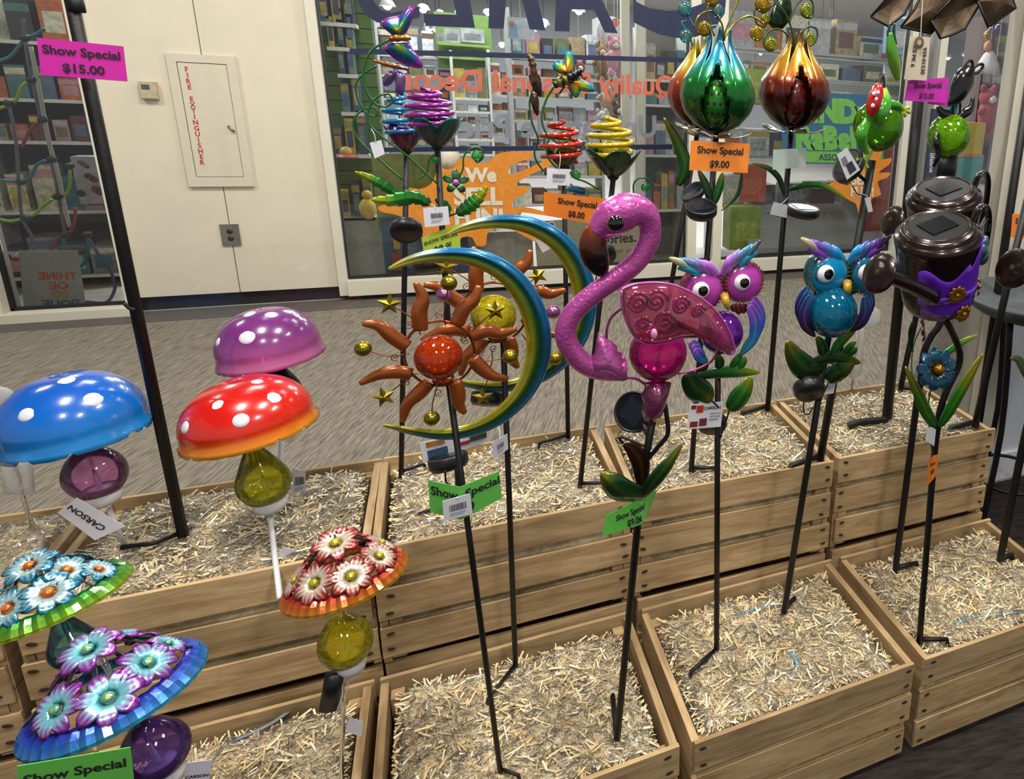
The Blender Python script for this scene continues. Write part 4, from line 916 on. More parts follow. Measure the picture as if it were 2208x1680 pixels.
for p, w_, Yl in (([(928, 440), (890, 425), (840, 432), (800, 430)], 17, 1.25), ([(985, 462), (1010, 446), (1030, 428), (1050, 402)], 16, 1.25), ([(880, 442), (840, 408), (800, 385), (765, 370)], 12, 1.30), ([(940, 428), (960, 445), (955, 468), (940, 440)], 12, 1.29)):
    leaf(cp, p, w_, Yl, [(0, L_('#0d4a1c')), (.55, L_('#1c7a2c')), (.8, L_('#8a9a1a')), (1, L_('#a8a018'))], vein=.25, serr=.34)
wire(cp, [W(952, 480, 1.26), W(965, 468, 1.255), W(985, 460, 1.25)], 2*s, BLACK, 'leaf_stem')
fo = W(983, 392, 1.24); O3('small_flower', daisy_vf(fo, V(0, -1, .2), 30*s, L_('#3a1a3a'), L_('#4a7a50'), L_('#0d4a1c'), 5, .9), PAINT, cp, solid=.001)
O3('flower_gem', ballvf(fo+V(0, -.006, 0), 7*s), mat('pink_gem', '#b85aa8', .1, 0, .8), cp)
CRL = glass('green_gem', '#2a8a3a', .35, .2)
def curlgem(root, path, Y, gem, r=10, m=None, gm=None, wr=2.0):
    s = sc(*path[0], Y); wire(root, [W(x, y, Y) for x, y in path], wr*s, m or WGR, 'curl_wire')
    O3('gem', ballvf(W(*gem, Y-.003), r*s, (0, -1, 0), 16, 10, .6), gm or CRL, root)
curlgem(cp, [(985, 392), (998, 365), (1000, 338), (1015, 320), (1035, 320), (1042, 338), (1030, 350), (1022, 342)], 1.24, (1028, 336), 12)
curlgem(cp, [(905, 385), (920, 372), (925, 345), (938, 332)], 1.26, (940, 346), 9)
solar(cb, 876, 492, 36, 1.36, (0, .85, .5), .018); solar(cp, 930, 562, 42, 1.24, (-.1, .35, .9), .02)
hang('lilac hang tag on the coil flower wires at the left', [(797, 308), (822, 302), (830, 332), (808, 342)], 1.25, None, W(800, 278, 1.255))
hang('barcode tag on the magenta coil flower stake', [(912, 449), (966, 445), (970, 484), (916, 490)], 1.235, (.28, .3, .75, .58), W(925, 440, 1.25))
card('price_card', 'yellow hand-lettered price card on the magenta coil flower stake', 'price card', qcols([(909, 512), (990, 483), (994, 545), (916, 565)]), 1.24, '#a8bc3c', [('SHOW SPECIAL', .5, .28, .24, .92), ('$8', .4, .66, .28, .5), ('00', .68, .58, .16, .3)], 'show special price cards')
crd, s = coilflower('red coil flower stake with olive petals and a bee', (1225, 948), (1163, 956), ZSU, 1.45, (1208, 305), 44, 45, 4.0, 5, REDC, (1216, 362), 46, 50, [(0, L_('#1c1604')), (.6, L_('#3f3608')), (1, L_('#544a0c'))], (1216, 364), 5.5)
wire(crd, [W(x, y, 1.42) for x, y in ((1195, 186), (1178, 215), (1168, 252), (1178, 288), (1205, 308), (1228, 300), (1222, 284), (1200, 288), (1182, 305), (1182, 340), (1210, 372))], 2.2*s, WGR, 'flower_wire')
wire(crd, [W(x, y, 1.46) for x, y in ((1150, 190), (1142, 220), (1146, 260), (1160, 300), (1152, 330), (1165, 360), (1205, 400))], 2.0*s, WGR, 'flower_wire')
butterfly(crd, [([(1216, 162), (1196, 152), (1192, 138), (1204, 131), (1214, 136), (1218, 122), (1222, 108), (1234, 112), (1239, 135), (1234, 160)], (1222, 155)), ([(1226, 184), (1228, 196), (1240, 211), (1248, 206), (1252, 196), (1268, 198), (1282, 196), (1274, 183), (1256, 172), (1240, 170)], (1236, 178))], [(1194, 184), (1210, 177), (1226, 168), (1240, 160), (1252, 150)], 1.42, RAIN2, lambda t: (L_('#100c08') if (t*9) % 2 < 1.1 or t > .55 else L_('#6e6418')), br=11)
for a, b in (((1248, 152), (1256, 166)), ((1205, 172), (1190, 172)), ((1218, 186), (1206, 202))): wire(crd, [W(*a, 1.41), W(*b, 1.41)], 1.8*s, BLACK, 'insect_leg')
BRZ = [(0, L_('#3a2a1a')), (.6, L_('#4a3426')), (1, L_('#241810'))]
butterfly(crd, [([(1140, 165), (1150, 148), (1162, 160), (1168, 185), (1166, 210), (1154, 198), (1146, 185)], (1152, 172)), ([(1146, 195), (1158, 200), (1162, 225), (1160, 250), (1150, 238), (1144, 215)], (1153, 215))], [(1138, 118), (1146, 130), (1150, 150), (1152, 180)], 1.46, BRZ, lambda t: L_('#5a4028'), br=7)
hang('barcode tag below the red coil flower', [(1180, 363), (1231, 365), (1229, 401), (1178, 398)], 1.40, (.25, .32, .78, .58), W(1205, 320, 1.42))
price('orange price card left of the flamingo head', qcols([(1173, 414), (1318, 430), (1308, 488), (1172, 464)]), 1.40, '#e07a24', '$8.00')
hang('white folded leaflet behind the moon, beside the red coil flower stake', [(1144, 498), (1192, 476), (1216, 521), (1170, 545)], 1.5, None, None, '#cfcfce', [('CARSON', .5, .2, .18, .6)], (0, 0), [(.06, .1, .2, .4, '#8a4a40'), (.8, .05, .95, .5, '#4a4a4a'), (.7, .6, .9, .9, '#6a5a4a'), (.2, .4, .6, .46, '#a0a0a0')])
solar(crd, 1180, 500, 24, 1.56, (0, .6, .6), .015)
cye, s = coilflower('yellow coil flower stake with dark green petals', (1250, 1055), (1320, 1040), ZSU, 1.25, (1315, 300), 48, 45, 4.4, 5.5, YELC, (1322, 382), 62, 62, [(0, L_('#04140e')), (.6, L_('#0a2e22')), (1, L_('#1c4a2c'))], (1322, 384), 6, 5, .35)
O3('glass_globe', ballvf(W(1316, 330, 1.25), 26*s), YELG, cye)
curlgem(cye, [(1368, 430), (1366, 400), (1375, 386), (1392, 384), (1404, 394), (1400, 408)], 1.25, (1391, 404), 9)
curlgem(cye, [(1290, 408), (1262, 392), (1240, 384), (1230, 372), (1245, 368)], 1.26, (1243, 378), 9)
leaf(cye, [(1262, 415), (1240, 408), (1218, 408)], 8, 1.26, [(0, L_('#0d3a4a')), (1, L_('#1c6a8a'))])
solar(cye, 1293, 545, 34, 1.23, (0, .85, .5), .018); tail(cye, (1290, 585), (1282, 615), (1288, 640), 1.24)

# ================================================================ tulip lanterns
def tulip(label, base, foot, z, Y, bot, R, H, cols, eggc, name_g, gems, wires, leaves, r_pole=6, a0=0, wirem=None):
    root = stake_root('tulip_stake', label, 'garden stake', base, z)
    s = sc(*bot, Y); c = W(*bot, Y); up = (0, -.04, 1)
    def prof(t):
        T_ = [(0, .18), (.1, .62), (.22, .9), (.36, 1.0), (.5, .93), (.64, .70), (.78, .42), (.88, .29), (1, .33)]
        for (t0, r0), (t1, r1) in zip(T_, T_[1:]):
            if t <= t1+1e-9: return R*(r0+(r1-r0)*(t-t0)/(t1-t0))*s, H*t*s
    def hole(t, q):
        return .06 < t < .66 and abs(q) < .88*(1-(t-.06)/.60)**.7+.12*math.sin(t*60)*(t > .3)
    for k in range(6):
        ang = R_(66)+k*math.pi/3+a0
        O3('petal', patch(c, up, prof, lambda t: .58*(1 if t < .5 else max(.06, 1-((t-.5)/.5)**2.0)), ang, cols, 20, 13, hole if k == 0 else None, .03), PAINT, root, solid=.0009)
    x, y, a = axes(up); eg = c+a*(H*.30*s)+V(-.4, -.9, 0)*(R*.5*s)
    o = O3('pierced_egg', ballvf(eg, R*.40*s, up, 24, 16, 1.5, colf=lambda t, an: mixc(eggc[0], eggc[1], t)), PAINT, root)
    for i in range(16):
        el = R_(-25+25*(i//4)); t = R_(30+24*(i % 4)+8*(i//4 % 2)); p, n = dome_pt(eg, R*.405*s, R*.405*1.5*s, up, t, el)
        O3('egg_hole', lathe(p, [(R*.05*s, 0), (1e-4, .0004)], n, 8), mat('dark_hole', '#0c0806', .6), o)
    O3('inner_light', ballvf(c+a*(H*.3*s), R*.3*s, seg=14, rings=8), mat('frosted_bulb', '#c8c2a8', .4), root)
    for k in range(5):
        th = k*2*math.pi/5+.2; d = x*math.cos(th)+y*math.sin(th)
        O3('sepal', patch(c, up, lambda t: (R*(.15+.85*t)*s, R*s*(-.10+.10*t+.14*max(0, t-.6)*4*(t-.5))), lambda t: .34*math.sin(math.pi*(.1+.87*t))**.8, th, [(0, L_('#0f120a')), (1, L_('#5a5222'))], 8, 5), PAINT, root, solid=.0008)
    for path, gem, r, gm in wires:
        wire(root, [W(px, py, Y) for px, py in path], 1.9*s, wirem or GOLD, 'curl_wire')
        if gem: O3('spiral_gem', ballvf(W(*gem, Y-.004), r*s, (0, -1, 0), 18, 10, .55), gm, root)
        if gem: v, f, cc = sweep(spiral(W(*gem, Y-.004-r*.5*s), r*.7*s, 2, 20), .9*s, None, 4); obj('gem_spiral', v, f, GOLD, root)
    bb = WZ(*base, z); pole(root, [c-a*.004, c.lerp(bb, .5), bb], r_pole*s, foot=foot)
    for p, w_, cl in leaves: leaf(root, p, w_, Y-.01, cl)
    return root, s
TEALG = glass('aqua_gem', '#3a9ab0', .4, .2); HONG = glass('honey_gem', '#a8861c', .5, .2); LIMG = glass('lime_gem', '#8a9a2a', .45, .2)
TG = [(0, L_('#06240c')), (.25, L_('#0a4a16')), (.5, L_('#0c6a24')), (.62, L_('#0a7a5a')), (.72, L_('#0a7a96')), (.9, L_('#0b5a78')), (1, L_('#063a44'))]
TB = [(0, L_('#1c0606')), (.35, L_('#3a0b08')), (.5, L_('#6a1e0a')), (.6, L_('#a86a14')), (.75, L_('#b88e1c')), (.92, L_('#7a5a12')), (1, L_('#2a160a'))]
TR_ = [(0, L_('#3a0e08')), (.4, L_('#7a1f0c')), (.55, L_('#a84a12')), (.66, L_('#bd9a1c')), (.9, L_('#b8a428')), (1, L_('#5a5a1c'))]
tr, s = tulip('red and yellow tulip lantern stake half hidden behind the green tulip', (1395, 918), None, ZSU, 1.46, (1505, 276), 62, 175, TR_, (L_('#5a0f08'), L_('#a8541a')), 'r', None,
    [([(1500, 120), (1488, 80), (1470, 50), (1480, 45)], (1479, 78), 13, TEALG), ([(1498, 60), (1478, 22), (1485, 5)], (1477, 20), 14, TEALG), ([(1520, 90), (1530, 60), (1545, 55)], (1548, 28), 12, TEALG)], [([(1462, 400), (1478, 360), (1462, 310), (1432, 254)], 14, [(0, L_('#0c3a14')), (.6, L_('#2a5a14')), (1, L_('#5e5212'))])], 5.5, .4, mat('teal_wire', '#3a8aa0', .3, .5))
tg, s = tulip('green and turquoise tulip lantern stake above an orange price card', (1490, 1020), (1541, 1009), ZSU, 1.23, (1544, 290), 74, 205, TG, (L_('#0c4a10'), L_('#2a8a1c')), 'g', None,
    [([(1562, 88), (1556, 50), (1536, 25), (1512, 30), (1500, 50), (1505, 72), (1525, 72)], (1519, 62), 14, HONG), ([(1560, 85), (1585, 50), (1612, 35), (1635, 42), (1648, 55)], (1632, 72), 15, HONG), ([(1560, 80), (1575, 40), (1592, 0), (1600, -20)], (1535, -2), 14, HONG), ([(1540, 78), (1525, 20), (1550, 0)], (1548, 22), 11, TEALG)],
    [([(1535, 440), (1522, 400), (1505, 365)], 9, GREEND), ([(1540, 440), (1552, 400), (1558, 372)], 9, GREEN), ([(1600, 372), (1590, 420), (1555, 455)], 4, GREEND)], 6.5, 0)
to, s = tulip('gold and brown tulip lantern stake behind the owls', (1655, 885), (1600, 890), ZSU, 1.455, (1706, 280), 67, 180, TB, (L_('#3a0606'), L_('#5a0c08')), 'o', None,
    [([(1716, 118), (1705, 85), (1685, 65), (1662, 65), (1647, 85), (1652, 106), (1668, 105)], (1662, 96), 13, LIMG), ([(1716, 115), (1722, 80), (1742, 58), (1760, 62), (1762, 80), (1755, 95)], (1746, 85), 13, LIMG), ([(1716, 112), (1706, 60), (1690, 25), (1670, 5)], None, 0, None), ([(1702, 50), (1715, 15), (1735, -5), (1752, 5), (1752, 35), (1738, 38), (1728, 28)], (1738, 23), 13, LIMG), ([(1660, 20), (1628, 20), (1632, 50), (1648, 58), (1655, 42)], (1650, 40), 10, LIMG), ([(1640, 22), (1668, 10), (1670, -10)], (1645, 8), 16, HONG)],
    [([(1690, 420), (1680, 385), (1655, 362), (1620, 352)], 6, GREEND), ([(1700, 410), (1740, 398), (1780, 402), (1830, 432)], 6, GREEN)], 6, .15, mat('dark_green_wire', '#3c4a2c', .3, .4))
bq = [(1660, 35), (1672, 5), (1690, -15), (1705, 0), (1708, 30), (1700, 48), (1688, 62), (1665, 60), (1656, 50)]
O3('leaf_shield', fan([W(a, b, 1.47) for a, b in bq], W(1685, 22, 1.47), .006, colf=lambda t, k: L_('#0d2a14')), PAINT, to, solid=.001)
solar(tg, 1512, 445, 33, 1.2, (-.1, -.35, .9), .02); solar(tr, 1492, 412, 28, 1.42, (-.6, -.2, .7), .015); solar(to, 1732, 448, 33, 1.42, (.05, -.12, .97), .022, W(1700, 440, 1.455))
price('orange price card below the green tulip lantern', qcols([(1490, 303), (1617, 310), (1612, 373), (1486, 367)]), 1.19, '#e8852c', '$9.00')
hang('thin translucent tag on the gold tulip stake', [(1667, 323), (1739, 319), (1737, 360), (1666, 366)], 1.43, None, None, '#a9bab2')
hang('crumpled white tag at the gold tulip panel', [(1668, 436), (1698, 442), (1696, 470), (1660, 462)], 1.42, None, W(1700, 425, 1.45), '#a9acb4')
# ================================================================ watering cans
BRN = mat('bronze_brown', '#20110f', .28, .55, .4, .2, 50, .1); BRND = mat('bronze_dark', '#170d0c', .35, .4, .2, .2)
VIO = mat('violet_insert', '#5a1cae', .35, 0, .3, .05); GFL = mat('gold_flower', '#a07024', .3, .8)
def can(label, lid, Rp, Y, k, base, foot, stempx, spout, rose, rr, detail=True, up=(-.30, -.22, 1), dz=0):
    root = stake_root('watering_can_stake', label, 'garden stake', base, ZSL)
    s = sc(*lid, Y); R = Rp*s; c = W(*lid, Y); x, y, a = axes(up)
    O3('lid', lathe(c, [(1e-4, .0), (.68*R, .0), (.70*R, .03*R), (.73*R, .03*R), (.75*R, -.02*R), (.80*R, -.03*R), (.85*R, -.06*R), (.87*R, -.12*R), (.90*R, -.15*R), (.97*R, -.19*R), (1.0*R, -.27*R), (.99*R, -.36*R), (.96*R, -.41*R), (.97*R, -.46*R), (.95*R, -.52*R)], up, 40), BRN, root)
    O3('body', lathe(c, [(.96*R, -.50*R), (.95*R, -.7*R), (.92*R, -1.1*R), (.87*R, -1.6*R), (.82*R, -2.0*R), (.74*R, -2.16*R), (.4*R, -2.22*R), (1e-4, -2.22*R)], up, 40), BRND, root)
    O3('lid_disc', lathe(c+a*(.004*R), [(.66*R, 0), (1e-4, .002*R)], up, 30), BLKPL, root)
    q = [c+a*(.012*R)+x*(i*.36*R)+y*(j*.30*R) for i, j in ((-1, -1), (1, -1), (1, 1), (-1, 1))]
    obj('solar_cell', *poly(q, .0015, a), PANEL, root, smooth=False)
    P = [W(px, py, Y-d) for px, py, d in spout]; n = len(P)
    v, f, cc = sweep(smooth([tuple(p) for p in P], 4), [R*.20-(R*.07)*i/(4*(n-1)) for i in range(4*(n-1)+1)], None, 12); obj('spout', v, f, BRN, root)
    d = (P[-1]-P[0]).normalized(); rc = P[-1]; r = rr*s
    o = O3('sprinkler_rose', lathe(rc, [(.3*r, -.8*r), (.55*r, -.35*r), (1.0*r, 0), (1.03*r, .1*r), (.97*r, .17*r), (.5*r, .24*r), (1e-4, .26*r)], d, 26, front=(0, -.3, 1)), BRN, root)
    O3('rose_hole', lathe(rc+d*.265*r, [(.16*r, 0), (1e-4, .001)], d, 10, front=(0, -.3, 1)), mat('dark_hole', '#0c0806', .6), o)
    hp = [c+x*(-1.0*R)+a*(-.35*R), c+x*(-1.15*R)+a*(.0*R), c+x*(-1.38*R)+a*(.05*R), c+x*(-1.5*R)+a*(-.35*R), c+x*(-1.42*R)+a*(-1.1*R), c+x*(-1.1*R)+a*(-1.55*R), c+x*(-.9*R)+a*(-1.6*R)]
    v, f, cc = sweep(smooth([tuple(p) for p in hp], 5), R*.035, R*.12, 8); obj('handle', v, f, BRN, root)
    if detail:
        def sp(t, h, off=.0): r_ = (.96+(h+.5)*.088+off)*R; return c+x*(r_*math.cos(t))+y*(r_*math.sin(t))+a*(h*R)
        v, f = [], []; N = 30
        for i in range(N+1):
            t = R_(26+126*i/N); up_ = -.72+.16*math.sin(i*.42+.6)*(1 if i < 18 else 0)+(-.05 if i < 18 else .5*min(1, (i-18)/5) - (.8*max(0, (i-27))/3)); lo = -1.98
            for j in range(7): v.append(sp(t, lo+(up_-lo)*j/6, .035))
        for i in range(N):
            for j in range(6): p = i*7+j; f.append((p, p+1, p+8, p+7))
        obj('violet_panel', v, f, VIO, root, solid=.001)
        v, f = [], []
        for i in range(25):
            t = R_(24+112*i/24); v += [sp(t, -1.62+.1*math.sin(math.pi*i/24), .06), sp(t, -1.45+.1*math.sin(math.pi*i/24), .06)]
        for i in range(24): f.append((2*i, 2*i+1, 2*i+3, 2*i+2))
        obj('violet_band', v, f, mat('violet_band', '#5a2ab0', .3, .1, .3), root, solid=.002)
        for t, h, pr in ((78, -1.3, 9), (92, -1.95, 8), (138, -1.62, 6)):
            p = sp(R_(t), h, .09); nn = (x*math.cos(R_(t))+y*math.sin(R_(t))).normalized(); g = lin('#a07024')
            fo = O3('gold_flower', daisy_vf(p, nn, .23*R, g, g, lin('#7a5018'), pr), GFL, root, solid=.001); O3('flower_centre', ballvf(p+nn*.02*R, .06*R), GFL, fo)
        for (t0, h0) in ((112, -1.78), (126, -1.86), (120, -1.62)):
            P = [sp(R_(t0+7*math.cos(i*math.pi/3)), h0+.13*math.sin(i*math.pi/3), .03) for i in range(7)]; v, f, cc = sweep(P, .018*R, None, 5); obj('honeycomb_wire', v, f, BRN, root)
        bp = sp(R_(176), -1.05, .12)
        for i, (dx, dz_, r_) in enumerate(((.05, .15, .14), (-.05, .3, .16), (.0, .48, .12))): O3('insect_ornament', ballvf(bp+V(dx*R, -.02, dz_*R-.2*R), r_*R, (.3, 0, 1), 14, 8, 1.6, colf=lambda t, a_: mixc(lin('#16242a'), lin('#4a6a78'), t)), PAINT, root)
        for i in range(2): wire(root, [bp+V(0, -.01, .4*R), bp+V(.06*R+.08*R*i, -.01, .8*R), bp+V(.16*R+.1*R*i, -.01, .75*R), bp+V(.14*R+.1*R*i, -.01, .5*R)], .012*R, mat('grey_wire', '#5a6a68', .3, .6), 'antenna')
    bt_ = c-a*(2.22*R); bb = WZ(*base, ZSL)
    PP = smooth([tuple(bt_)]+[tuple(W(px, py, Y)) for px, py in stempx]+[tuple(bb)], 5)
    pole(root, [Vector(p) for p in PP], 6.5*s, foot=foot)
    return root, s, R, c
c1, s, R, c0 = can('front bronze watering can stake with a violet insert', (2022, 487), 76, .885, 1, (1982, 1390), (2042, 1379), [(2047, 705), (2068, 755), (2066, 790), (2042, 840), (2027, 885), (2022, 920), (2012, 1010)], [(2012, 640, .04), (1962, 614, .055), (1898, 590, .062)], None, 33)
leaf(c1, [(2018, 920), (1998, 890), (1975, 840), (1952, 790)], 11, .87, [(0, lin('#14501a')), (.6, lin('#3a6a1a')), (1, lin('#8a7a1c'))])
leaf(c1, [(2026, 920), (2050, 880), (2085, 820), (2120, 762)], 13, .87, [(0, lin('#14501a')), (.5, lin('#2a7a1c')), (.75, lin('#8a8a1c')), (1, lin('#9a7a1a'))])
fc = W(2020, 797, .86); O3('blue_flower', daisy_vf(fc, V(-.2, -1, .3), 40*s, lin('#6a5a1c'), lin('#0d3a4a'), lin('#0d4a6a'), 9), PAINT, c1, solid=.001); O3('flower_centre', ballvf(fc+V(0, -.004, .002), 10*s), GFL, c1)
wire(c1, [W(2012, 1000, .88), W(2002, 900, .875), W(2005, 850, .87), W(2018, 800, .87)], .0014, WGR, 'flower_wire')
hang('small white tag on the front watering can stem', [(1998, 920), (2018, 926), (2014, 962), (1996, 950)], .86, None, None, '#c8c8d0')
M = price('orange price card curled round the front watering can stem', [(0, (2002, 993), (2000, 1047), .0), (.5, (2012, 983), (2010, 1036), -.012), (1, (2023, 980), (2018, 1025), .006)], .875, '#e07a24', '$15', [('Show', .5, .3, .14, .9), ('$15', .5, .62, .16, .6)])
c2, s, R, _ = can('rear bronze watering can stake behind the violet one', (2035, 407), 66, 1.08, .9, (1930, 1235), (1976, 1214), [(2030, 684), (2008, 725), (1992, 762), (1984, 830), (1975, 880)], [(2010, 520, .06), (1960, 490, .065), (1925, 476, .07)], None, 24, False)
leaf(c2, [(1968, 760), (1962, 720), (1968, 690)], 4, 1.07, GREEND)
fo = W(1988, 703, 1.06); O3('copper_flower', daisy_vf(fo, V(.8, -.6, .2), 30*s, lin('#5a2a14'), lin('#6a3018'), lin('#4a1c10'), 8), PAINT, c2, solid=.001)
wire(c2, [W(1975, 870, 1.08), W(1966, 800, 1.07), W(1970, 745, 1.065), W(1988, 703, 1.065)], .0014, WGR, 'flower_wire')
leaf(c2, [(2015, 780), (2045, 758), (2075, 738), (2108, 722)], 7, 1.08, [(0, lin('#1c7a2c')), (.6, lin('#4a9a2c')), (.9, lin('#a8b03a')), (1, lin('#b8b8a0'))])
c3, s, R, _ = can('bronze watering can stake cut off at the right edge', (2330, 500), 74, 1.0, 1, (2155, 1215), (2181, 1196), [(2275, 700), (2265, 780), (2228, 880), (2206, 960)], [(2300, 640, .03), (2240, 606, .04), (2188, 580, .05)], None, 29, False)
leaf(c3, [(2230, 840), (2210, 800), (2195, 775), (2178, 773)], 8, .99, [(0, lin('#2a5a2a')), (1, lin('#6a6a4a'))])

# ================================================================ frogs
FG = lambda t: ramp([(0, lin('#3a7a14')), (.7, lin('#2f8a1c')), (1, lin('#a8b82c'))], t)
def frogtube(root, name, path, wd, Y, cf, seg=10):
    Q = smooth([(a, b, d, w_) for (a, b, d), w_ in zip(path, wd)], 5); s = sc(path[0][0], path[0][1], Y)
    v, f, c = sweep([W(a, b, Y-d) for a, b, d, _ in Q], [w_*s for *_, w_ in Q], [w_*s*.6 for *_, w_ in Q], seg, colf=lambda t, a: cf(t)); return obj(name, v, f, PGLOSS, root, cols=c)
LIMEG = glass('lime_glass', '#4c8a0a', .5, .25, scale=40); LIMEB = glass('bright_lime_glass', '#6aa80c', .42, .45, scale=45)
fr = stake_root('frog_stake', 'green frog stake hugging a lime glass globe', 'garden stake', (1768, 993), ZSU); Yf = 1.19; s = sc(1893, 270, Yf)
O3('glass_globe', ballvf(W(1893, 272, Yf), 46*s, seg=28, rings=18), LIMEG, fr)
frogtube(fr, 'raised_leg', [(1936, 172, .0), (1930, 140, .005), (1922, 105, .01), (1919, 70, .01)], [5, 12, 11, 5], Yf, lambda t: ramp([(0, lin('#6a8a2a')), (1, lin('#2f7a1c'))], t))
for dx in (0, 9): frogtube(fr, 'toe', [(1922+dx, 96, .01), (1916+dx*1.2, 75, .01), (1919+dx*1.1, 50, .01)], [4, 4, 2], Yf, lambda t: lin('#0d2a1c'))
frogtube(fr, 'torso', [(1898, 268, .05), (1902, 240, .05), (1912, 222, .04), (1906, 190, .02)], [5, 13, 12, 6], Yf, FG)
frogtube(fr, 'arm', [(1908, 216, .03), (1922, 224, .035), (1938, 228, .035), (1950, 238, .03)], [7, 8, 6, 5], Yf, FG)
for a in ((1960, 232), (1962, 242), (1953, 250), (1945, 250)): frogtube(fr, 'finger', [(1946, 236, .03), ((1946+a[0])/2, (236+a[1])/2, .032), (*a, .03)], [3, 3, 4], Yf, lambda t: lin('#9aae34'))
frogtube(fr, 'hind_leg', [(1872, 262, .045), (1858, 288, .05), (1862, 312, .045), (1874, 330, .035)], [9, 13, 10, 6], Yf, FG)
frogtube(fr, 'foot', [(1878, 322, .035), (1868, 338, .035), (1860, 350, .035)], [6, 8, 7], Yf, lambda t: ramp([(0, lin('#3a8a1c')), (1, lin('#98a82a'))], t))
for a in ((1846, 344), (1850, 356), (1860, 364), (1870, 362)): frogtube(fr, 'toe', [(1862, 346, .035), ((1862+a[0])/2, (346+a[1])/2, .036), (*a, .035)], [3, 3, 4], Yf, lambda t: lin('#98a82a'))
O3('ladybird_shell', ballvf(W(1886, 216, Yf-.05), 13*s, (.25, 0, 1), 18, 12, 2.3, colf=lambda t, a: lin('#a81414')), PGLOSS, fr)
for x_, y_ in ((1884, 202), (1890, 214), (1882, 228), (1893, 200)): O3('shell_spot', ballvf(W(x_, y_, Yf-.062), 4*s, (0, -1, 0), 10, 6, .5), MATS['white_spot'], fr)
wire(fr, [W(1905, 236, Yf-.03), W(1906, 170, Yf-.02), W(1897, 172, Yf-.02), W(1895, 200, Yf-.03)], 2.5*s, BLACK, 'frame_wire')
b = WZ(1768, 993, ZSU); tp = W(1880, 345, Yf); pole(fr, [tp, tp.lerp(b, .5), b], 8*s, foot=(1706, 1004))
solar(fr, 1826, 355, 35, Yf-.01, (-.75, -.1, .45), .018, W(1866, 390, Yf)); wire(fr, [W(1838, 400, Yf), W(1850, 420, Yf), W(1862, 418, Yf)], .0014, BLKPL, 'cable')
hang('photo print tag on the frog solar panel', [(1805, 335), (1826, 318), (1855, 366), (1826, 388)], Yf-.05, None, None, '#b8bcc4', (), (0, 0), [(.15, .2, .55, .5, '#6a6a70'), (.3, .5, .8, .9, '#2a2a34')])
hang('small white tag on the frog stake', [(1864, 428), (1876, 424), (1882, 456), (1872, 458)], Yf-.02, None, W(1856, 418, Yf-.01), '#c0c2c8')
fb = stake_root('frog_stake', 'dark frog stake seen from behind with a bright lime globe', 'garden stake', (1940, 845), ZSU); Yf = 1.45; s = sc(2045, 290, Yf); DK = lambda t: lin('#0c100c')
O3('glass_globe', ballvf(W(2046, 292, Yf), 37*s, seg=26, rings=16), LIMEB, fb)
frogtube(fb, 'raised_arm', [(2042, 224, .02), (2062, 205, .02), (2080, 170, .02), (2092, 148, .02)], [6, 17, 22, 12], Yf, DK)
for a, b_ in (((2082, 165), (2092, 130)), ((2098, 160), (2116, 138))):
    mx, my = (a[0]+b_[0])/2, (a[1]+b_[1])/2
    P = [W(mx+9*math.cos(t)+(b_[0]-a[0])*.5*math.sin(t), my+(b_[1]-a[1])*.5*math.sin(t), Yf-.025) for t in [i*2*math.pi/16 for i in range(17)]]
    v, f, c = sweep(P, 2.6*s, None, 6); obj('toe_loop', v, f, BLACK, fb)
for pth in ([(2022, 228), (2030, 242), (2045, 250), (2050, 262)], [(2098, 210), (2092, 235), (2076, 246), (2064, 262)]): frogtube(fb, 'leg', [(a, b_, .01) for a, b_ in pth], [4, 8, 9, 5], Yf, DK)
frogtube(fb, 'leg', [(2022, 285, .03), (2020, 310, .035), (2024, 335, .02), (2012, 360, .01)], [4, 8, 6, 3], Yf, DK)
frogtube(fb, 'neck', [(2048, 262, 0), (2054, 240, 0), (2060, 222, 0)], [8, 9, 7], Yf, lambda t: lin('#1c6a78'))
wire(fb, [W(2056, 262, Yf-.01), W(2056, 222, Yf-.01), W(2070, 222, Yf-.01), W(2068, 258, Yf-.01)], 2.2*s, BLACK, 'frame_wire')
v, f, c = sweep([W(2046, 330, Yf), W(2042, 360, Yf), W(2038, 392, Yf)], [18*s, 21*s, 20*s], [10*s]*3, 14); obj('solar_panel', v, f, BLKPL, fb)
b = WZ(1940, 845, ZSU); tp = W(2038, 392, Yf); pole(fb, [tp, tp.lerp(b, .5), b], 5.5*s, foot=(1980, 838))

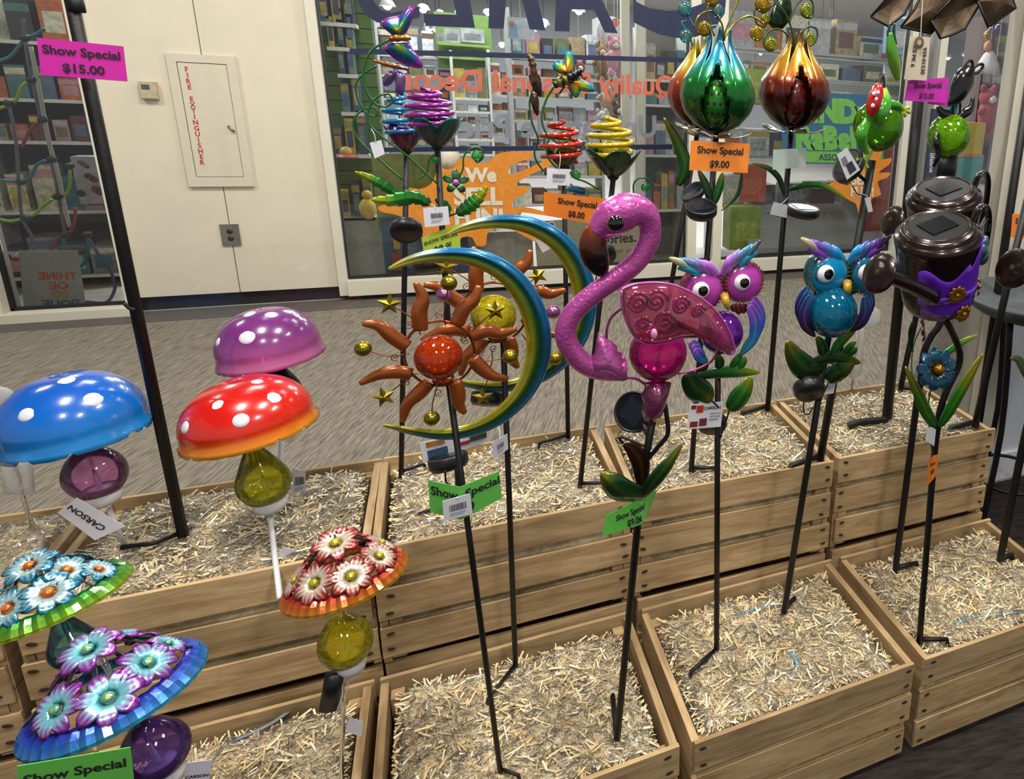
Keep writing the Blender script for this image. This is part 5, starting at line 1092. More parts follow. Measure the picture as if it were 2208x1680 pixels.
# ================================================================ tall spinner poles, windmill
wm = stake_root('windmill_stake', 'tall windmill stake with brown metal vanes at the top right', 'garden stake', (1912, 905), ZSU); Yw = 1.312; s = sc(2000, 300, Yw)
b = WZ(1912, 905, ZSU); tp = V(b.x, Yw, 1.50); pole(wm, [tp, tp.lerp(b, .5), b], 10*s)
wire(wm, [WZ(1912, 905, ZSU+.014), WZ(1870, 908, ZSU+.018), WZ(1845, 912, ZSU+.018), WZ(1829, 919, ZSU+.010)], 7*s, BLACK, 'step_foot')
VAN = mat('rusty_vane', '#4a3a28', .55, .5, 0, .45, 25, .3)
for i, O in enumerate(([(1878, 36), (1915, -10), (1950, -60), (1990, -50), (1965, 0), (1950, 30), (1916, 57)], [(1943, 58), (1972, 20), (2000, -40), (2050, -50), (2066, 0), (2035, 40), (2008, 72)], [(2008, 44), (2050, 0), (2080, -30), (2118, 0), (2080, 62), (2050, 76), (2028, 83)], [(2108, 2), (2130, -40), (2170, -40), (2190, 18), (2160, 38), (2131, 59)])):
    d = .05+.02*i; cx_, cy_ = sum(p[0] for p in O)/len(O), sum(p[1] for p in O)/len(O)
    vn = O3('vane', fan([W(p[0], p[1], Yw-d) for p in O], W(cx_, cy_, Yw-d), .014*(1 if i % 2 else -1), rings=4), VAN, wm, solid=.0012, smooth=False)
    v, f, c = sweep([W(p[0], p[1], Yw-d) for p in O+[O[0]]], 2.2*s, None, 5); obj('vane_rim', v, f, BLACK, vn)
wire(wm, [V(b.x, Yw-.004, 1.49), V(b.x, Yw-.1, 1.49)], 6*s, BLACK, 'axle')
root, M = card('hang_tag', 'beige tag with handwritten stock number on the windmill stake', 'hang tag', qcols([(1962, 78), (2006, 80), (1998, 174), (1949, 171)]), 1.20, '#b8ad9a', [], 'paper hang tags on the stakes')
text_on(root, M, '939-01530', .78, .55, .26, maxw=.62, rot=True); text_on(root, M, 'CS PK 6', .3, .45, .22, maxw=.5, rot=True)
wire(root, [W(1985, 84, 1.20), W(1987, 40, 1.2), W(1990, -10, 1.2)], .0008, STRING, 'string')
O3('eyelet', lathe(W(1982, 92, 1.195), [(9*s, 0), (4*s, .001)], (0, -1, 0), 16), mat('brown_eyelet', '#5a4638', .6), root)
price('magenta price card below the beige tag on the windmill stake', qcols([(1958, 173), (2046, 167), (2040, 222), (1950, 217)]), 1.21, '#b4249c', '$15.00')
price('lower edge of a second magenta price card behind the first', qcols([(2005, 200), (2048, 198), (2042, 229), (2000, 224)]), 1.225, '#a81f92', '', [])
tp_ = stake_root('tall_stake', 'thick tall black stake left, carrying a magenta price card', 'garden stake', (397, 1165), ZSU); b = WZ(397, 1165, ZSU); s = sc(300, 600, b.y)
pole(tp_, [V(b.x, b.y, 1.52), V(b.x, b.y, 1.0), b], 15*s); P = [b+V(0, 0, .016), WZ(330, 1172, ZSU+.018), WZ(262, 1180, ZSU+.014)]
v, f, c = sweep(P, 7*s, None, 8, (0, 0, 1)); obj('step_foot', v, f, BLACK, tp_)
O3('sleeve', lathe(W(163, 12, b.y), [(16*s, -16*s), (18*s, -14*s), (18*s, 14*s), (16*s, 16*s)], seg=16, cap=True), BLACK, tp_)
wire(tp_, [W(290, 668, b.y-.01), W(278, 664, b.y-.012), W(268, 654, b.y-.012)], 5*s, BLKPL, 'clip')
O3('spinner_hub', lathe(V(b.x, b.y, 1.52), [(14*s, 0), (22*s, 10*s), (22*s, 24*s), (6*s, 34*s)], seg=16, cap=True), BLACK, tp_)
price('magenta price card on the thick black stake at the left', qcols([(79, 81), (266, 100), (275, 176), (89, 162)]), 1.27, '#c41f9c', '$15.00')
# ---- right edge: tall pole, card, thin stake, birdbath
rp = thing('display_pole', 'thick black pole beside the birdbath at the right edge', 'pole', W(2118, 885, 1.30)-V(0, 0, 0)); bx = W(2150, 640, 1.50)
rp.location = (bx.x, 1.50, 0); v, f, c = sweep([V(bx.x, 1.50, 1.5), V(bx.x, 1.50, .8), V(bx.x, 1.50, .012)], .013, None, 12); obj('tube', v, f, BLACK, rp); O3('foot_plate', lathe((bx.x, 1.5, 0), [(.05, 0), (.05, .008), (.02, .014)], seg=20, cap=True), BLACK, rp)
price('orange price card cut off by the right edge', qcols([(2183, 461), (2262, 466), (2258, 520), (2179, 512)]), 1.42, '#e07a24', '$9.00')
ts = stake_root('thin_stake', 'thin black stake leaning by the right end of the upper crates', 'garden stake', (2102, 920), ZSU); b = WZ(2102, 920, ZSU); tp = W(2215, 430, 1.20); s = sc(2110, 800, 1.2)
pole(ts, [tp, tp.lerp(b, .5), b], 6*s, foot=(2050, 922))
bb = thing('birdbath', 'grey stone-look birdbath on black legs at the right edge', 'birdbath', (1.50, 1.36, 0)); cb_ = V(1.50, 1.36, .735)
STN = mat('grey_stone', '#4e5256', .6, .1, 0, .3, 14, .5)
O3('bowl', lathe(cb_, [(1e-4, -.035), (.10, -.03), (.17, -.008), (.205, .012), (.215, .014), (.215, .004), (.18, -.028), (.10, -.055), (1e-4, -.06)], seg=44, rmod=lambda t, j: (.004*math.sin(5*t), 0)), STN, bb)
for k in range(3):
    th = R_(200+120*k); P = [cb_+V(.15*math.cos(th), .15*math.sin(th), -.04), V(1.50+.10*math.cos(th), 1.36+.10*math.sin(th), .35), V(1.50+.14*math.cos(th), 1.36+.14*math.sin(th), .012)]
    v, f, c = sweep(smooth([tuple(p) for p in P], 4), .009, None, 8); obj('leg', v, f, BLACK, bb)
P = [V(1.50+.115*math.cos(t), 1.36+.115*math.sin(t), .18) for t in [i*2*math.pi/30 for i in range(31)]]; v, f, c = sweep(P, .005, None, 6, (0, 0, 1)); obj('ring', v, f, BLACK, bb)
# ---- frosted plastic paddles on clear stakes
FRO = clear('frosted_plastic', (.86, .88, .92), .4, .3, 0, 20, .32)
def paddle(label, cap, shaft, stk, base, Y, z):
    t = thing('clear_stake', label, 'garden stake', WZ(*base, z), 'clear plastic stakes'); cx_, cy_ = sum(p[0] for p in cap)/len(cap), sum(p[1] for p in cap)/len(cap)
    if len(cap) > 2: O3('frosted_cap', fan([W(a, b_, Y) for a, b_ in smooth(cap+[cap[0]], 3)[:-1]], W(cx_, cy_, Y), .003, rings=3), FRO, t, solid=.002)
    O3('frosted_tag', fan([W(a, b_, Y-.006) for a, b_ in shaft], W(sum(p[0] for p in shaft)/len(shaft), sum(p[1] for p in shaft)/len(shaft), Y-.006), .002, rings=2), FRO, t, solid=.0015)
    P = [W(*p, Y-.01) for p in stk]+[WZ(*base, z)]; v, f, c = sweep(P, .003, None, 8); obj('stem', v, f, CLR, t)
paddle('clear stake with a frosted mushroom cutout behind the blue owl', [(1838, 705), (1850, 672), (1872, 660), (1896, 668), (1901, 690), (1888, 704), (1866, 712), (1846, 712)], [(1846, 706), (1864, 706), (1858, 808), (1838, 820), (1828, 812), (1842, 800)], [(1855, 690), (1842, 780)], (1836, 846), 1.44, ZSU)
paddle('clear stake with a frosted tag behind the blue mushroom at the left edge', [(-40, 830), (10, 835), (32, 850), (20, 880), (-40, 900)], [(4, 1000), (55, 990), (72, 1010), (76, 1060), (66, 1068), (8, 1066)], [(-20, 860), (40, 1030)], (68, 1140), 1.38, ZSU)
# ================================================================ things on the cream wall
YWL = 4.5
def wq(px, py, d=0): return W(px, py, YWL-d)
ec = thing('extinguisher_cabinet', 'white flush cabinet lettered FIRE EXTINGUISHER in red', 'cabinet', (-1.11, 4.5, .668))
x0, x1, z0, z1 = -1.255, -.970, .668, 1.336
CABW = mat('cabinet_enamel', '#cdc5b1', .45, 0, .1, .03)
for bx in ((x0, z0, x1, z0+.05), (x0, z1-.04, x1, z1), (x0, z0+.05, x0+.038, z1-.04), (x1-.04, z0+.05, x1, z1-.04)): obj('frame', *boxvf(bx[0], 4.484, bx[1], bx[2], 4.5, bx[3]), CABW, ec, smooth=False)
dr = obj('door', *boxvf(x0+.041, 4.488, z0+.053, x1-.043, 4.4995, z1-.043), CABW, ec, smooth=False)
obj('latch', *sweep([V(x1-.075, 4.485, .985), V(x1-.06, 4.478, .97), V(x1-.05, 4.480, .955)], .006, .003, 8)[:2], mat('steel', '#8a8a84', .3, .8), dr)
RED = mat('red_letter', '#b01f24', .6)
word = 'FIRE EXTINGUISHER'; zt = 1.262; k = 0
for ch in word:
    if ch != ' ':
        v, f, wd = textvf(ch, .03); h = .0235
        obj('letter', [V(x0+.075-wd*h*.5*.9+a*h*.9, 4.4872, zt-h/2+b_*h) for a, b_ in v], f, RED, dr, smooth=False)
    zt -= .0292
th = thing('thermostat', 'small beige thermostat left of the extinguisher cabinet', 'thermostat', (-1.345, 4.5, 1.15)); obj('case', *boxvf(-1.38, 4.475, 1.108, -1.312, 4.5, 1.192), mat('beige_plastic', '#b3a688', .5), th, smooth=False)
obj('display', *boxvf(-1.37, 4.473, 1.155, -1.338, 4.476, 1.178), mat('grey_lcd', '#4a5056', .2), th, smooth=False); obj('cover', *boxvf(-1.376, 4.472, 1.112, -1.316, 4.476, 1.146), MATS['beige_plastic'], th, smooth=False)
ol = thing('wall_outlet', 'grey steel duplex outlet below the extinguisher cabinet', 'outlet', (-1.112, 4.5, .345)); obj('plate', *boxvf(-1.155, 4.492, .345, -1.072, 4.5, .462), mat('steel_plate', '#7c7a72', .4, .5), ol, smooth=False)
for z in (.385, .424): O3('socket', lathe(V(-1.113, 4.4915, z), [(.015, 0), (.013, .0025), (1e-4, .003)], (0, -1, 0), 14), mat('dark_socket', '#1a1614', .5), ol)
# ================================================================ the shop across the corridor
for n_, bx_, m_, l_ in (('wall_shop_back', (-6, 14, 0, 12, 14.1, 2.9), mat('shop_back_wall', '#a4a8ac', .8), 'far grey wall of the shop'), ('wall_shop_left', (-3.2, 4.62, 0, -3.1, 14, 2.9), mat('shop_side_wall', '#5c6048', .8), 'dim side wall of the shop'),
                        ('floor_shop_deep', (-6, 11, -.1, 12, 14, 0), M_SHOPFLOOR, 'far part of the shop floor'), ('ceiling_shop_deep', (-6, 11, 2.9, 12, 14.1, 2.98), M_CEIL, 'far part of the shop ceiling'), ('wall_shop_behind', (-1.66, 4.75, 0, -.66, 4.8, 2.9), mat('partition_back', '#6a6a60', .8), 'partition behind the cream wall')):
    S_(sbox(n_, *bx_, m_), l_)
GRN = mat('green_slat', '#4a6a1c', .5, 0, 0, .15, 8, 0, .3, None, 0, None, .08); SHW = mat('white_shelf', '#c6c6c2', .45); SHG = mat('grey_shelf', '#a0a2a0', .5)
ORD = ['first', 'second', 'third', 'fourth', 'fifth', 'sixth', 'seventh', 'eighth', 'ninth', 'tenth', 'eleventh', 'twelfth', 'thirteenth', 'fourteenth', 'fifteenth', 'sixteenth', 'seventeenth', 'eighteenth', 'nineteenth', 'twentieth']
def pbox(px0, py0, px1, py1, Y, dep):
    a = W(px0, (py0+py1)/2, Y); b_ = W(px1, (py0+py1)/2, Y); t = W((px0+px1)/2, py0, Y); bt_ = W((px0+px1)/2, py1, Y)
    return (a.x, Y, bt_.z, b_.x, Y+dep, t.z)
def item(name, label, cat, bx_, col, group=None, panel=None, stripe=None):
    x0, y0, z0, x1, y1, z1 = bx_
    t = thing(name, label, cat, ((x0+x1)/2, (y0+y1)/2, z0), group)
    obj('carton', *boxvf(*bx_), mat('prod_'+col.strip('#'), col, .45, 0, 0, .25, 18), t, smooth=False)
    if panel: obj('front_label', *boxvf(x0+(x1-x0)*.15, y0-.002, z0+(z1-z0)*.2, x1-(x1-x0)*.15, y0, z1-(z1-z0)*.35), mat('prod_'+panel.strip('#'), panel, .5, 0, 0, .35, 40), t, smooth=False)
    if stripe: obj('label_band', *boxvf(x0, y0-.0015, z1-(z1-z0)*.28, x1, y0, z1-(z1-z0)*.08), mat('prod_'+stripe.strip('#'), stripe, .5, 0, 0, .3, 40), t, smooth=False)
    return t
PAL = [('pale grey', '#a2a5a8'), ('ivory', '#c0bba8'), ('silver', '#94999c'), ('slate blue', '#4c5e76'), ('navy', '#28304a'), ('cream', '#b8ae98'), ('white', '#b9bcc0'), ('grey', '#7a7c7c'), ('brown', '#5a4434'), ('maroon', '#5c2a2e'), ('teal', '#3c6a70'), ('tan', '#94805e'), ('olive', '#5e6238'), ('black', '#242628'), ('pink', '#a8788a'), ('orange', '#a85a2a'), ('yellow', '#a8983c')]
rs = random.Random(5)
def shelf_unit(name, label, px0, px1, levels, Y, dep, m, what, where, n, bottom_z=0, fillh=.8, upr=True, back=None, cat='shelf unit'):
    """uprights + shelves at the pixel heights in levels, each holding n cartons in a row"""
    x0 = W(px0, levels[-1], Y).x; x1 = W(px1, levels[-1], Y).x; zs = [W((px0+px1)/2, p, Y).z for p in levels]; ztop = zs[0]+.36
    t = thing(name, label, cat, ((x0+x1)/2, Y+dep/2, bottom_z))
    if upr:
        for x in (x0-.02, x1): obj('upright', *boxvf(x, Y, bottom_z, x+.02, Y+dep, ztop), m, t, smooth=False)
    if back: obj('back_panel', *boxvf(x0, Y+dep, bottom_z, x1, Y+dep+.015, ztop), back, t, smooth=False)
    for k, z in enumerate(zs):
        obj('shelf', *boxvf(x0, Y, z-.018, x1, Y+dep, z), m, t, smooth=False)
        gap = (zs[k-1]-z-.03) if k else .34
        nn = n if isinstance(n, int) else n[k]; x = x0+.004
        for i in range(nn):
            w_ = (x1-x0)/nn*rs.uniform(.72, .97); h = gap*rs.uniform(.5, .95)*fillh; cn, ch = rs.choice(PAL); d = dep*rs.uniform(.4, .8); pn = rs.choice(PAL)[1] if rs.random() < .7 else None
            item('product_box', '%s box, %s from the left on the %s shelf of the %s' % (cn, ORD[i], ORD[k], where), 'box', (x, Y+.01+rs.uniform(0, .03), z, x+w_, Y+.04+d*.8, z+max(.05, h)), ch, what, pn, rs.choice(PAL)[1] if rs.random() < .5 else None)
            x += (x1-x0)/nn
    return t
# green slat wall at the left of the shop front
Y0 = 5.15; xa, xb = W(640, 400, Y0).x, W(836, 400, Y0).x
sw = thing('slat_wall', 'green slat wall with white toy shelves behind the left end of the shop front', 'slat wall', ((xa+xb)/2, Y0, .0))
z = .42
while z < 2.5: obj('slat', *boxvf(xa, Y0, z, xb, Y0+.02, z+.082), GRN, sw, smooth=False); z += .088
obj('backing', *boxvf(xa, Y0+.02, 0, xb, Y0+.06, 2.6), mat('dark_green_back', '#2a3a12', .8), sw, smooth=False)
obj('base_cabinet', *boxvf(xa, Y0-.16, 0, xb, Y0, .40), mat('grey_cabinet', '#8c8a84', .5), sw, smooth=False)
names = ['toy package', 'toy box']; k = 0
for (p0, p1, py) in ((686, 768, 57), (705, 768, 110), (728, 770, 168), (736, 784, 250), (718, 798, 341), (735, 810, 476)):
    a = pbox(p0, py-8, p1, py, Y0-.16, .15); obj('shelf', a[0] and [(a[0], Y0-.16, a[2]), (a[3], Y0-.16, a[2]), (a[3], Y0, a[2]), (a[0], Y0, a[2]), (a[0], Y0-.16, a[2]+.022), (a[3], Y0-.16, a[2]+.022), (a[3], Y0, a[2]+.022), (a[0], Y0, a[2]+.022)], boxvf(0, 0, 0, 1, 1, 1)[1], SHW, sw, smooth=False)
    n = 3 if p1-p0 > 60 else 2; w_ = (a[3]-a[0])/n; cols = [('blue', '#2a4a7a'), ('yellow', '#a8903a'), ('dark blue', '#1f2a44'), ('grey-green', '#5a6a5c')]
    for i in range(n):
        cn, ch = cols[(i+k) % 4]; h = .17+.05*((i*7+k*3) % 3)
        item('toy_box', '%s toy package, %s from left on the green slat wall, %s shelf' % (cn, ORD[i], ORD[k]), 'toy package', (a[0]+i*w_+.01, Y0-.14, a[2]+.022, a[0]+(i+1)*w_-.01, Y0-.03, a[2]+.022+h), ch, 'toy packages on the green slat wall', cols[(i+k+1) % 4][1], '#8a7a2c')
    k += 1
hat = thing('toy_hat', 'small red and yellow toy hat on the green slat wall shelf', 'toy', W(748, 338, Y0-.18)); O3('brim', lathe(W(748, 337, Y0-.18), [(.06, 0), (.05, .012), (.0001, .02)], seg=18), mat('toy_red', '#a82a1c', .5), hat); O3('crown', ballvf(W(746, 328, Y0-.18), .035), mat('toy_yellow', '#b8982c', .5), hat)
dk = thing('toy_duck', 'yellow toy duck figure on the lowest green slat wall shelf', 'toy', W(793, 470, Y0-.18)); O3('body', ballvf(W(793, 450, Y0-.17), .05, sz=1.4), MATS['toy_yellow'], dk); O3('head', ballvf(W(791, 420, Y0-.17), .03), MATS['toy_yellow'], dk)
# gondolas and bookcases in the middle
shelf_unit('bookcase', 'white bookcase deep in the shop above the splash poster', 990, 1062, (212, 240, 268, 300, 332), 6.2, .3, SHW, 'boxes on the deep white bookcase', 'deep white bookcase', 3)
shelf_unit('bookcase', 'narrow white bookcase right of the deep one', 1068, 1112, (205, 238, 290, 335), 6.4, .3, SHW, 'boxes on the narrow bookcase', 'narrow white bookcase', 2)
shelf_unit('gondola', 'grey gondola of merchandise seen behind the magenta coil flower', 838, 985, (122, 165, 215, 268, 318), 6.9, .35, SHG, 'boxes on the far grey gondola', 'far grey gondola', 5)
shelf_unit('gondola', 'grey gondola of merchandise seen behind the coil flowers and the bee', 1118, 1300, (128, 168, 212, 262, 322, 380, 440), 6.0, .35, SHG, 'boxes on the middle grey gondola', 'middle grey gondola', 6)
for i, (a, b_, c, d) in enumerate(((958, 62, 992, 92), (994, 62, 1044, 92), (944, 70, 957, 92))):
    bx_ = pbox(a, b_, c, d, 6.55, .03); item('framed_print', 'grey framed print, %s from the left on the green picture ledge' % ORD[(1, 2, 0)[i]], 'picture', bx_, ('#7e8284', '#8a8c90', '#74787c')[i], 'framed prints on the green ledge', '#5e6264')
lg = thing('picture_ledge', 'green picture ledges carrying grey prints high in the shop', 'ledge', W(995, 128, 6.5))
for py in (94, 122): a = pbox(944, py, 1056, py+6, 6.5, .12); obj('ledge', *boxvf(*a), mat('green_ledge', '#6a8a3c', .5), lg, smooth=False)
obj('ledge_back', *boxvf(*pbox(940, 30, 1060, 150, 6.64, .02)), mat('green_back', '#5a7a34', .6), lg, smooth=False)
ph = item('photo_poster', 'pale photo poster hanging behind the window letters', 'poster', pbox(1094, 38, 1152, 84, 5.6, .01), '#b8c0cc'); obj('figure', *boxvf(*pbox(1098, 52, 1116, 80, 5.598, .002)), mat('figure_blue', '#7aa0c0', .6), ph, smooth=False); O3('figure_head', lathe(W(1104, 52, 5.597), [(.022, 0), (1e-4, .002)], (0, -1, 0), 14), mat('figure_skin', '#a8786a', .6), ph)
bn = item('round_sign', 'white round sign above the plush toys', 'sign', pbox(1300, 60, 1301, 61, 5.3, .01), '#c8c4cc'); O3('disc', lathe(W(1318, 70, 5.3), [(.11, 0), (.108, .006), (1e-4, .006)], (0, -1, 0), 28), mat('white_disc', '#ccc8d4', .5), bn); O3('orange_mark', lathe(W(1328, 48, 5.288), [(.03, 0), (1e-4, .001)], (0, -1, 0), 9), mat('orange_mark', '#c25a2a', .6), bn)
# plush toys on the upright by the post
def plush(label, c, r, Y, col, ear='#c8c4c0', long=1.0):
    m = mat('plush_'+col.strip('#'), col, .95, 0, 0, .15, 60, .6); t = thing('plush_toy', label, 'plush toy', W(c[0], c[1]+r*3.2*long, Y), 'plush toys hanging by the post'); s = sc(*c, Y); p = W(c[0], c[1]+r*1.7*long, Y)
    O3('body', ballvf(p, r*s, sz=1.25*long, seg=18, rings=12), m, t); h = W(c[0], c[1], Y); O3('head', ballvf(h, r*.85*s, seg=18, rings=12), m, t); O3('muzzle', ballvf(h+V(0, -r*.7*s, -r*.2*s), r*.4*s, seg=12, rings=8), mat('plush_pale', '#c6bfb8', .95), t)
    for sg in (-1, 1):
        O3('ear', ballvf(h+V(sg*r*.62*s, 0, r*.75*s), r*.34*s, (sg*.3, 0, 1), 12, 8, 1.5), m, t); O3('arm', ballvf(p+V(sg*r*.95*s, -r*.2*s, r*.4*s), r*.36*s, (sg*.8, 0, -.6), 12, 8, 1.7), m, t); O3('leg', ballvf(p+V(sg*r*.5*s, -r*.2*s, -r*1.35*s*long), r*.42*s, (0, 0, 1), 12, 8, 1.6), m, t)
        O3('eye', ballvf(h+V(sg*r*.3*s, -r*.78*s, r*.15*s), r*.1*s, seg=8, rings=6), MATS['black_gloss'], t)
plush('pink plush toy hanging highest by the post', (1326, 96), 17, 5.0, '#c08a98', long=1.15); plush('tan plush toy left of the pink one', (1298, 110), 15, 5.25, '#8a6a4a', long=1.2); plush('striped beige plush toy in the middle of the hanging row', (1310, 188), 17, 5.22, '#a89282'); plush('white plush toy under the beige one', (1298, 250), 13, 5.12, '#b4b2b4'); plush('brown plush bear at the bottom of the hanging row', (1334, 236), 15, 5.0, '#4a2c20'); plush('brown plush monkey half behind the post', (1342, 190), 12, 5.2, '#6a4a38'); plush('maroon plush toy behind the bee', (1250, 145), 14, 5.5, '#5a1c2c')
for a, b_ in ((1342, 1350), (1373, 1386)): u = thing('shelf_post', 'slim cream post %s of the pair behind the plush toys' % ('left' if a < 1350 else 'right'), 'post', (W(a, 400, 4.9).x, 4.9, 0)); x_ = W(a, 300, 4.9).x; obj('post', *boxvf(x_, 4.9, 0, x_+.055, 4.95, 2.88), M_FRAME, u, smooth=False)
shelf_unit('display_shelf', 'cream display shelf between the plush toys and the green tulip', 1392, 1476, (172, 226, 334, 452), 4.95, .3, SHW, 'boxes on the cream display shelf', 'cream display shelf', (4, 3, 4, 5), back=mat('grey_back', '#6e6c66', .8))
shelf_unit('glass_shelf_unit', 'shelf unit behind the gold tulip and the frog', 1556, 1925, (112, 168, 226, 338, 440), 5.1, .35, SHG, 'boxes on the shelf behind the tulips', 'tulip-side shelf', (7, 8, 7, 8, 6), fillh=.85)
item('lime_shirt', 'folded lime green shirt on the shelf between the tulips', 'shirt', pbox(1616, 150, 1668, 224, 4.98, .08), '#8a9a34', None, '#98a840'); item('orange_box', 'large orange box below the lime shirt', 'box', pbox(1596, 358, 1652, 436, 4.9, .15), '#b84a1c', None, '#c2602a')
item('lime_bag', 'tall lime green bag standing behind the purple owl', 'bag', pbox(1574, 446, 1640, 538, 4.72, .15), '#7e9024', None, '#94a43c'); item('cream_carton', 'cream carton left of the orange box', 'box', pbox(1560, 378, 1595, 438, 4.9, .12), '#a8a594', None, '#b8b4a4'); item('red_banner', 'tall dark red display column near the right end of the shop front', 'display', pbox(1872, 300, 1918, 540, 4.75, .1), '#8a2420', None, '#9c3a24')
# tilted book trays low behind the blue owl
TR = [('dark brown', '#4a3a30'), ('grey', '#5e5c58'), ('slate', '#3c424a'), ('olive', '#4a4e3c'), ('pale grey', '#8c8c8a')]
for i in range(7):
    for j in range(2):
        px = 1656+i*34; py = 470+j*48; c = W(px+14, py+30, 4.72+.16*(1-j)); n_, ch = TR[(i*2+j*3) % 5]
        t = thing('leaning_book', '%s book, %s from the left in the %s row of the tilted tray' % (n_, ORD[i], ('back', 'front')[j]), 'book', c, 'books leaning in the low tray'); t.rotation_euler = (R_(-38), R_(rs.uniform(-4, 4)), R_(-14))
        me = bpy.data.meshes.new('book'); v, f = boxvf(-.055, -.012, 0, .055, .012, .17); me.from_pydata(v, [], f); me.materials.append(mat('prod_'+ch.strip('#'), ch, .45, 0, 0, .25, 18)); o = bpy.data.objects.new('cover', me); COL.objects.link(o); o.parent = t
        me = bpy.data.meshes.new('label'); v, f = boxvf(-.035, -.0135, .05, .035, -.012, .13); me.from_pydata(v, [], f); me.materials.append(mat('prod_label', '#9a988e', .5, 0, 0, .3, 40)); o = bpy.data.objects.new('cover_label', me); COL.objects.link(o); o.parent = t
ty = thing('book_tray', 'low grey tray table holding leaning books behind the blue owl', 'table', (W(1780, 520, 4.8).x, 4.85, 0)); x_ = W(1780, 520, 4.8).x; obj('top', [(x_-.75, 4.62, .16), (x_+.62, 4.62, .16), (x_+.62, 5.08, .42), (x_-.75, 5.08, .42), (x_-.75, 4.62, .12), (x_+.62, 4.62, .12), (x_+.62, 5.08, .38), (x_-.75, 5.08, .38)], [(0, 1, 2, 3), (7, 6, 5, 4), (0, 4, 5, 1), (1, 5, 6, 2), (2, 6, 7, 3), (3, 7, 4, 0)], SHG, ty, smooth=False); obj('base', *boxvf(x_-.7, 4.68, 0, x_+.58, 5.05, .15), mat('tray_base', '#5a5854', .7), ty, smooth=False)
# posters and vinyl on the shop glass
GY = 4.51
def flatpoly(name, pts, Y, m, parent): return obj(name, *poly([W(a, b_, Y) for a, b_ in pts], .001), m, parent, smooth=False)
sp = thing('splash_decal', 'orange paint-splash decal reading We SELL FUN on the shop glass', 'decal', W(1010, 520, GY))
body = [(950, 348), (968, 334), (990, 342), (1012, 338), (1030, 350), (1052, 350), (1066, 336), (1090, 328), (1150, 328), (1140, 344), (1110, 352), (1094, 372), (1110, 374), (1150, 358), (1190, 338), (1216, 330), (1212, 344), (1176, 362), (1130, 384), (1108, 402), (1128, 400), (1140, 408), (1130, 420), (1110, 428), (1104, 446), (1130, 446), (1172, 456), (1170, 464), (1128, 458), (1110, 468), (1130, 490), (1168, 518), (1160, 524), (1118, 502), (1092, 488), (1066, 492), (1050, 506), (1048, 528), (1028, 530), (1018, 512), (996, 512), (984, 530), (960, 540), (930, 530), (906, 502), (884, 476), (850, 462), (826, 458), (814, 448), (832, 440), (862, 446), (880, 436), (870, 414), (880, 404), (904, 408), (930, 396), (940, 372)]
flatpoly('splash', smooth([*body, body[0]], 2)[:-1], GY, mat('orange_vinyl', '#d0801c', .6), sp)
CRM = mat('cream_vinyl', '#d0c8b4', .6)
for i, (cx_, cy_, rx_, ry_) in enumerate(((965, 340, 22, 24), (1150, 345, 0, 0), (895, 412, 8, 5), (1112, 410, 0, 0), (850, 435, 8, 6))):
    if rx_: O3('splash_drop', fan([W(cx_+rx_*math.cos(t), cy_+ry_*math.sin(t), GY-.003) for t in [k*math.pi/8 for k in range(16)]], W(cx_, cy_, GY-.003), 0, rings=1), MATS['orange_vinyl'] if i > 1 else CRM, sp, solid=.001)
Ms = Map(qcols([(958, 352), (1098, 352), (1100, 486), (966, 488)]), GY-.004)
text_on(sp, Ms, 'We', .55, .18, .22, CRM, .05, maxw=.5); text_on(sp, Ms, 'SELL', .5, .52, .26, CRM, .05, maxw=.92); text_on(sp, Ms, 'FUN!', .5, .85, .24, CRM, .05, maxw=.86)
gp = item('olive_sheet', 'olive green sheet hanging left of the splash decal', 'sheet', pbox(808, 332, 962, 500, 4.7, .01), '#7c8438'); bp_ = item('blue_poster', 'blue poster low behind the left coil flower panels', 'poster', pbox(826, 468, 1010, 604, 4.66, .01), '#3a5470', None, '#5a6a78'); item('brown_board', 'brown slatted board along the foot of the shop front', 'board', pbox(800, 592, 1040, 622, 4.63, .02), '#5e4a3a'); item('yellow_note', 'small yellow note on the blue poster', 'note', pbox(848, 505, 862, 538, 4.645, .004), '#a8943a'); item('red_figure_box', 'small red figure box low beside the blue poster', 'box', pbox(846, 548, 866, 584, 4.6, .03), '#8a3424')
item('display_board', 'grey-white display board below the splash decal', 'board', pbox(1010, 500, 1150, 606, 4.68, .02), '#a39e94')
cs = thing('cream_sign', 'cream lettered sign standing low behind the flamingo beak', 'sign', W(1275, 590, 4.62)); Mc = Map(qcols([(1150, 478), (1400, 462), (1404, 572), (1160, 592)]), 4.62); obj('board', *poly([Mc(0, 0), Mc(1, 0), Mc(1, 1), Mc(0, 1)], .008, (0, 1, 0)), mat('cream_board', '#b0a68a', .6), cs, smooth=False)
text_on(cs, Mc, 'memories.', .62, .42, .2, INK, .02, maxw=.5); text_on(cs, Mc, 'Find wherever you', .62, .66, .1, mat('brown_ink', '#6a5a44', .6), 0, maxw=.7)
bs = thing('candy_sign', 'blue sign with chunky green letters behind the gold tulip', 'sign', W(1790, 352, GY)); Mb = Map(qcols([(1684, 196), (1906, 206), (1908, 356), (1686, 352)]), GY-.002); obj('board', *poly([Mb(0, 0), Mb(1, 0), Mb(1, 1), Mb(0, 1)], .001, (0, 1, 0)), mat('blue_vinyl', '#1f5070', .5), bs, smooth=False)
GV = mat('green_vinyl', '#5c9a3a', .5); text_on(bs, Mb, 'aNDy', .54, .24, .3, GV, .07, maxw=.8); text_on(bs, Mb, 'RaBeR', .48, .62, .3, GV, .07, maxw=.92)
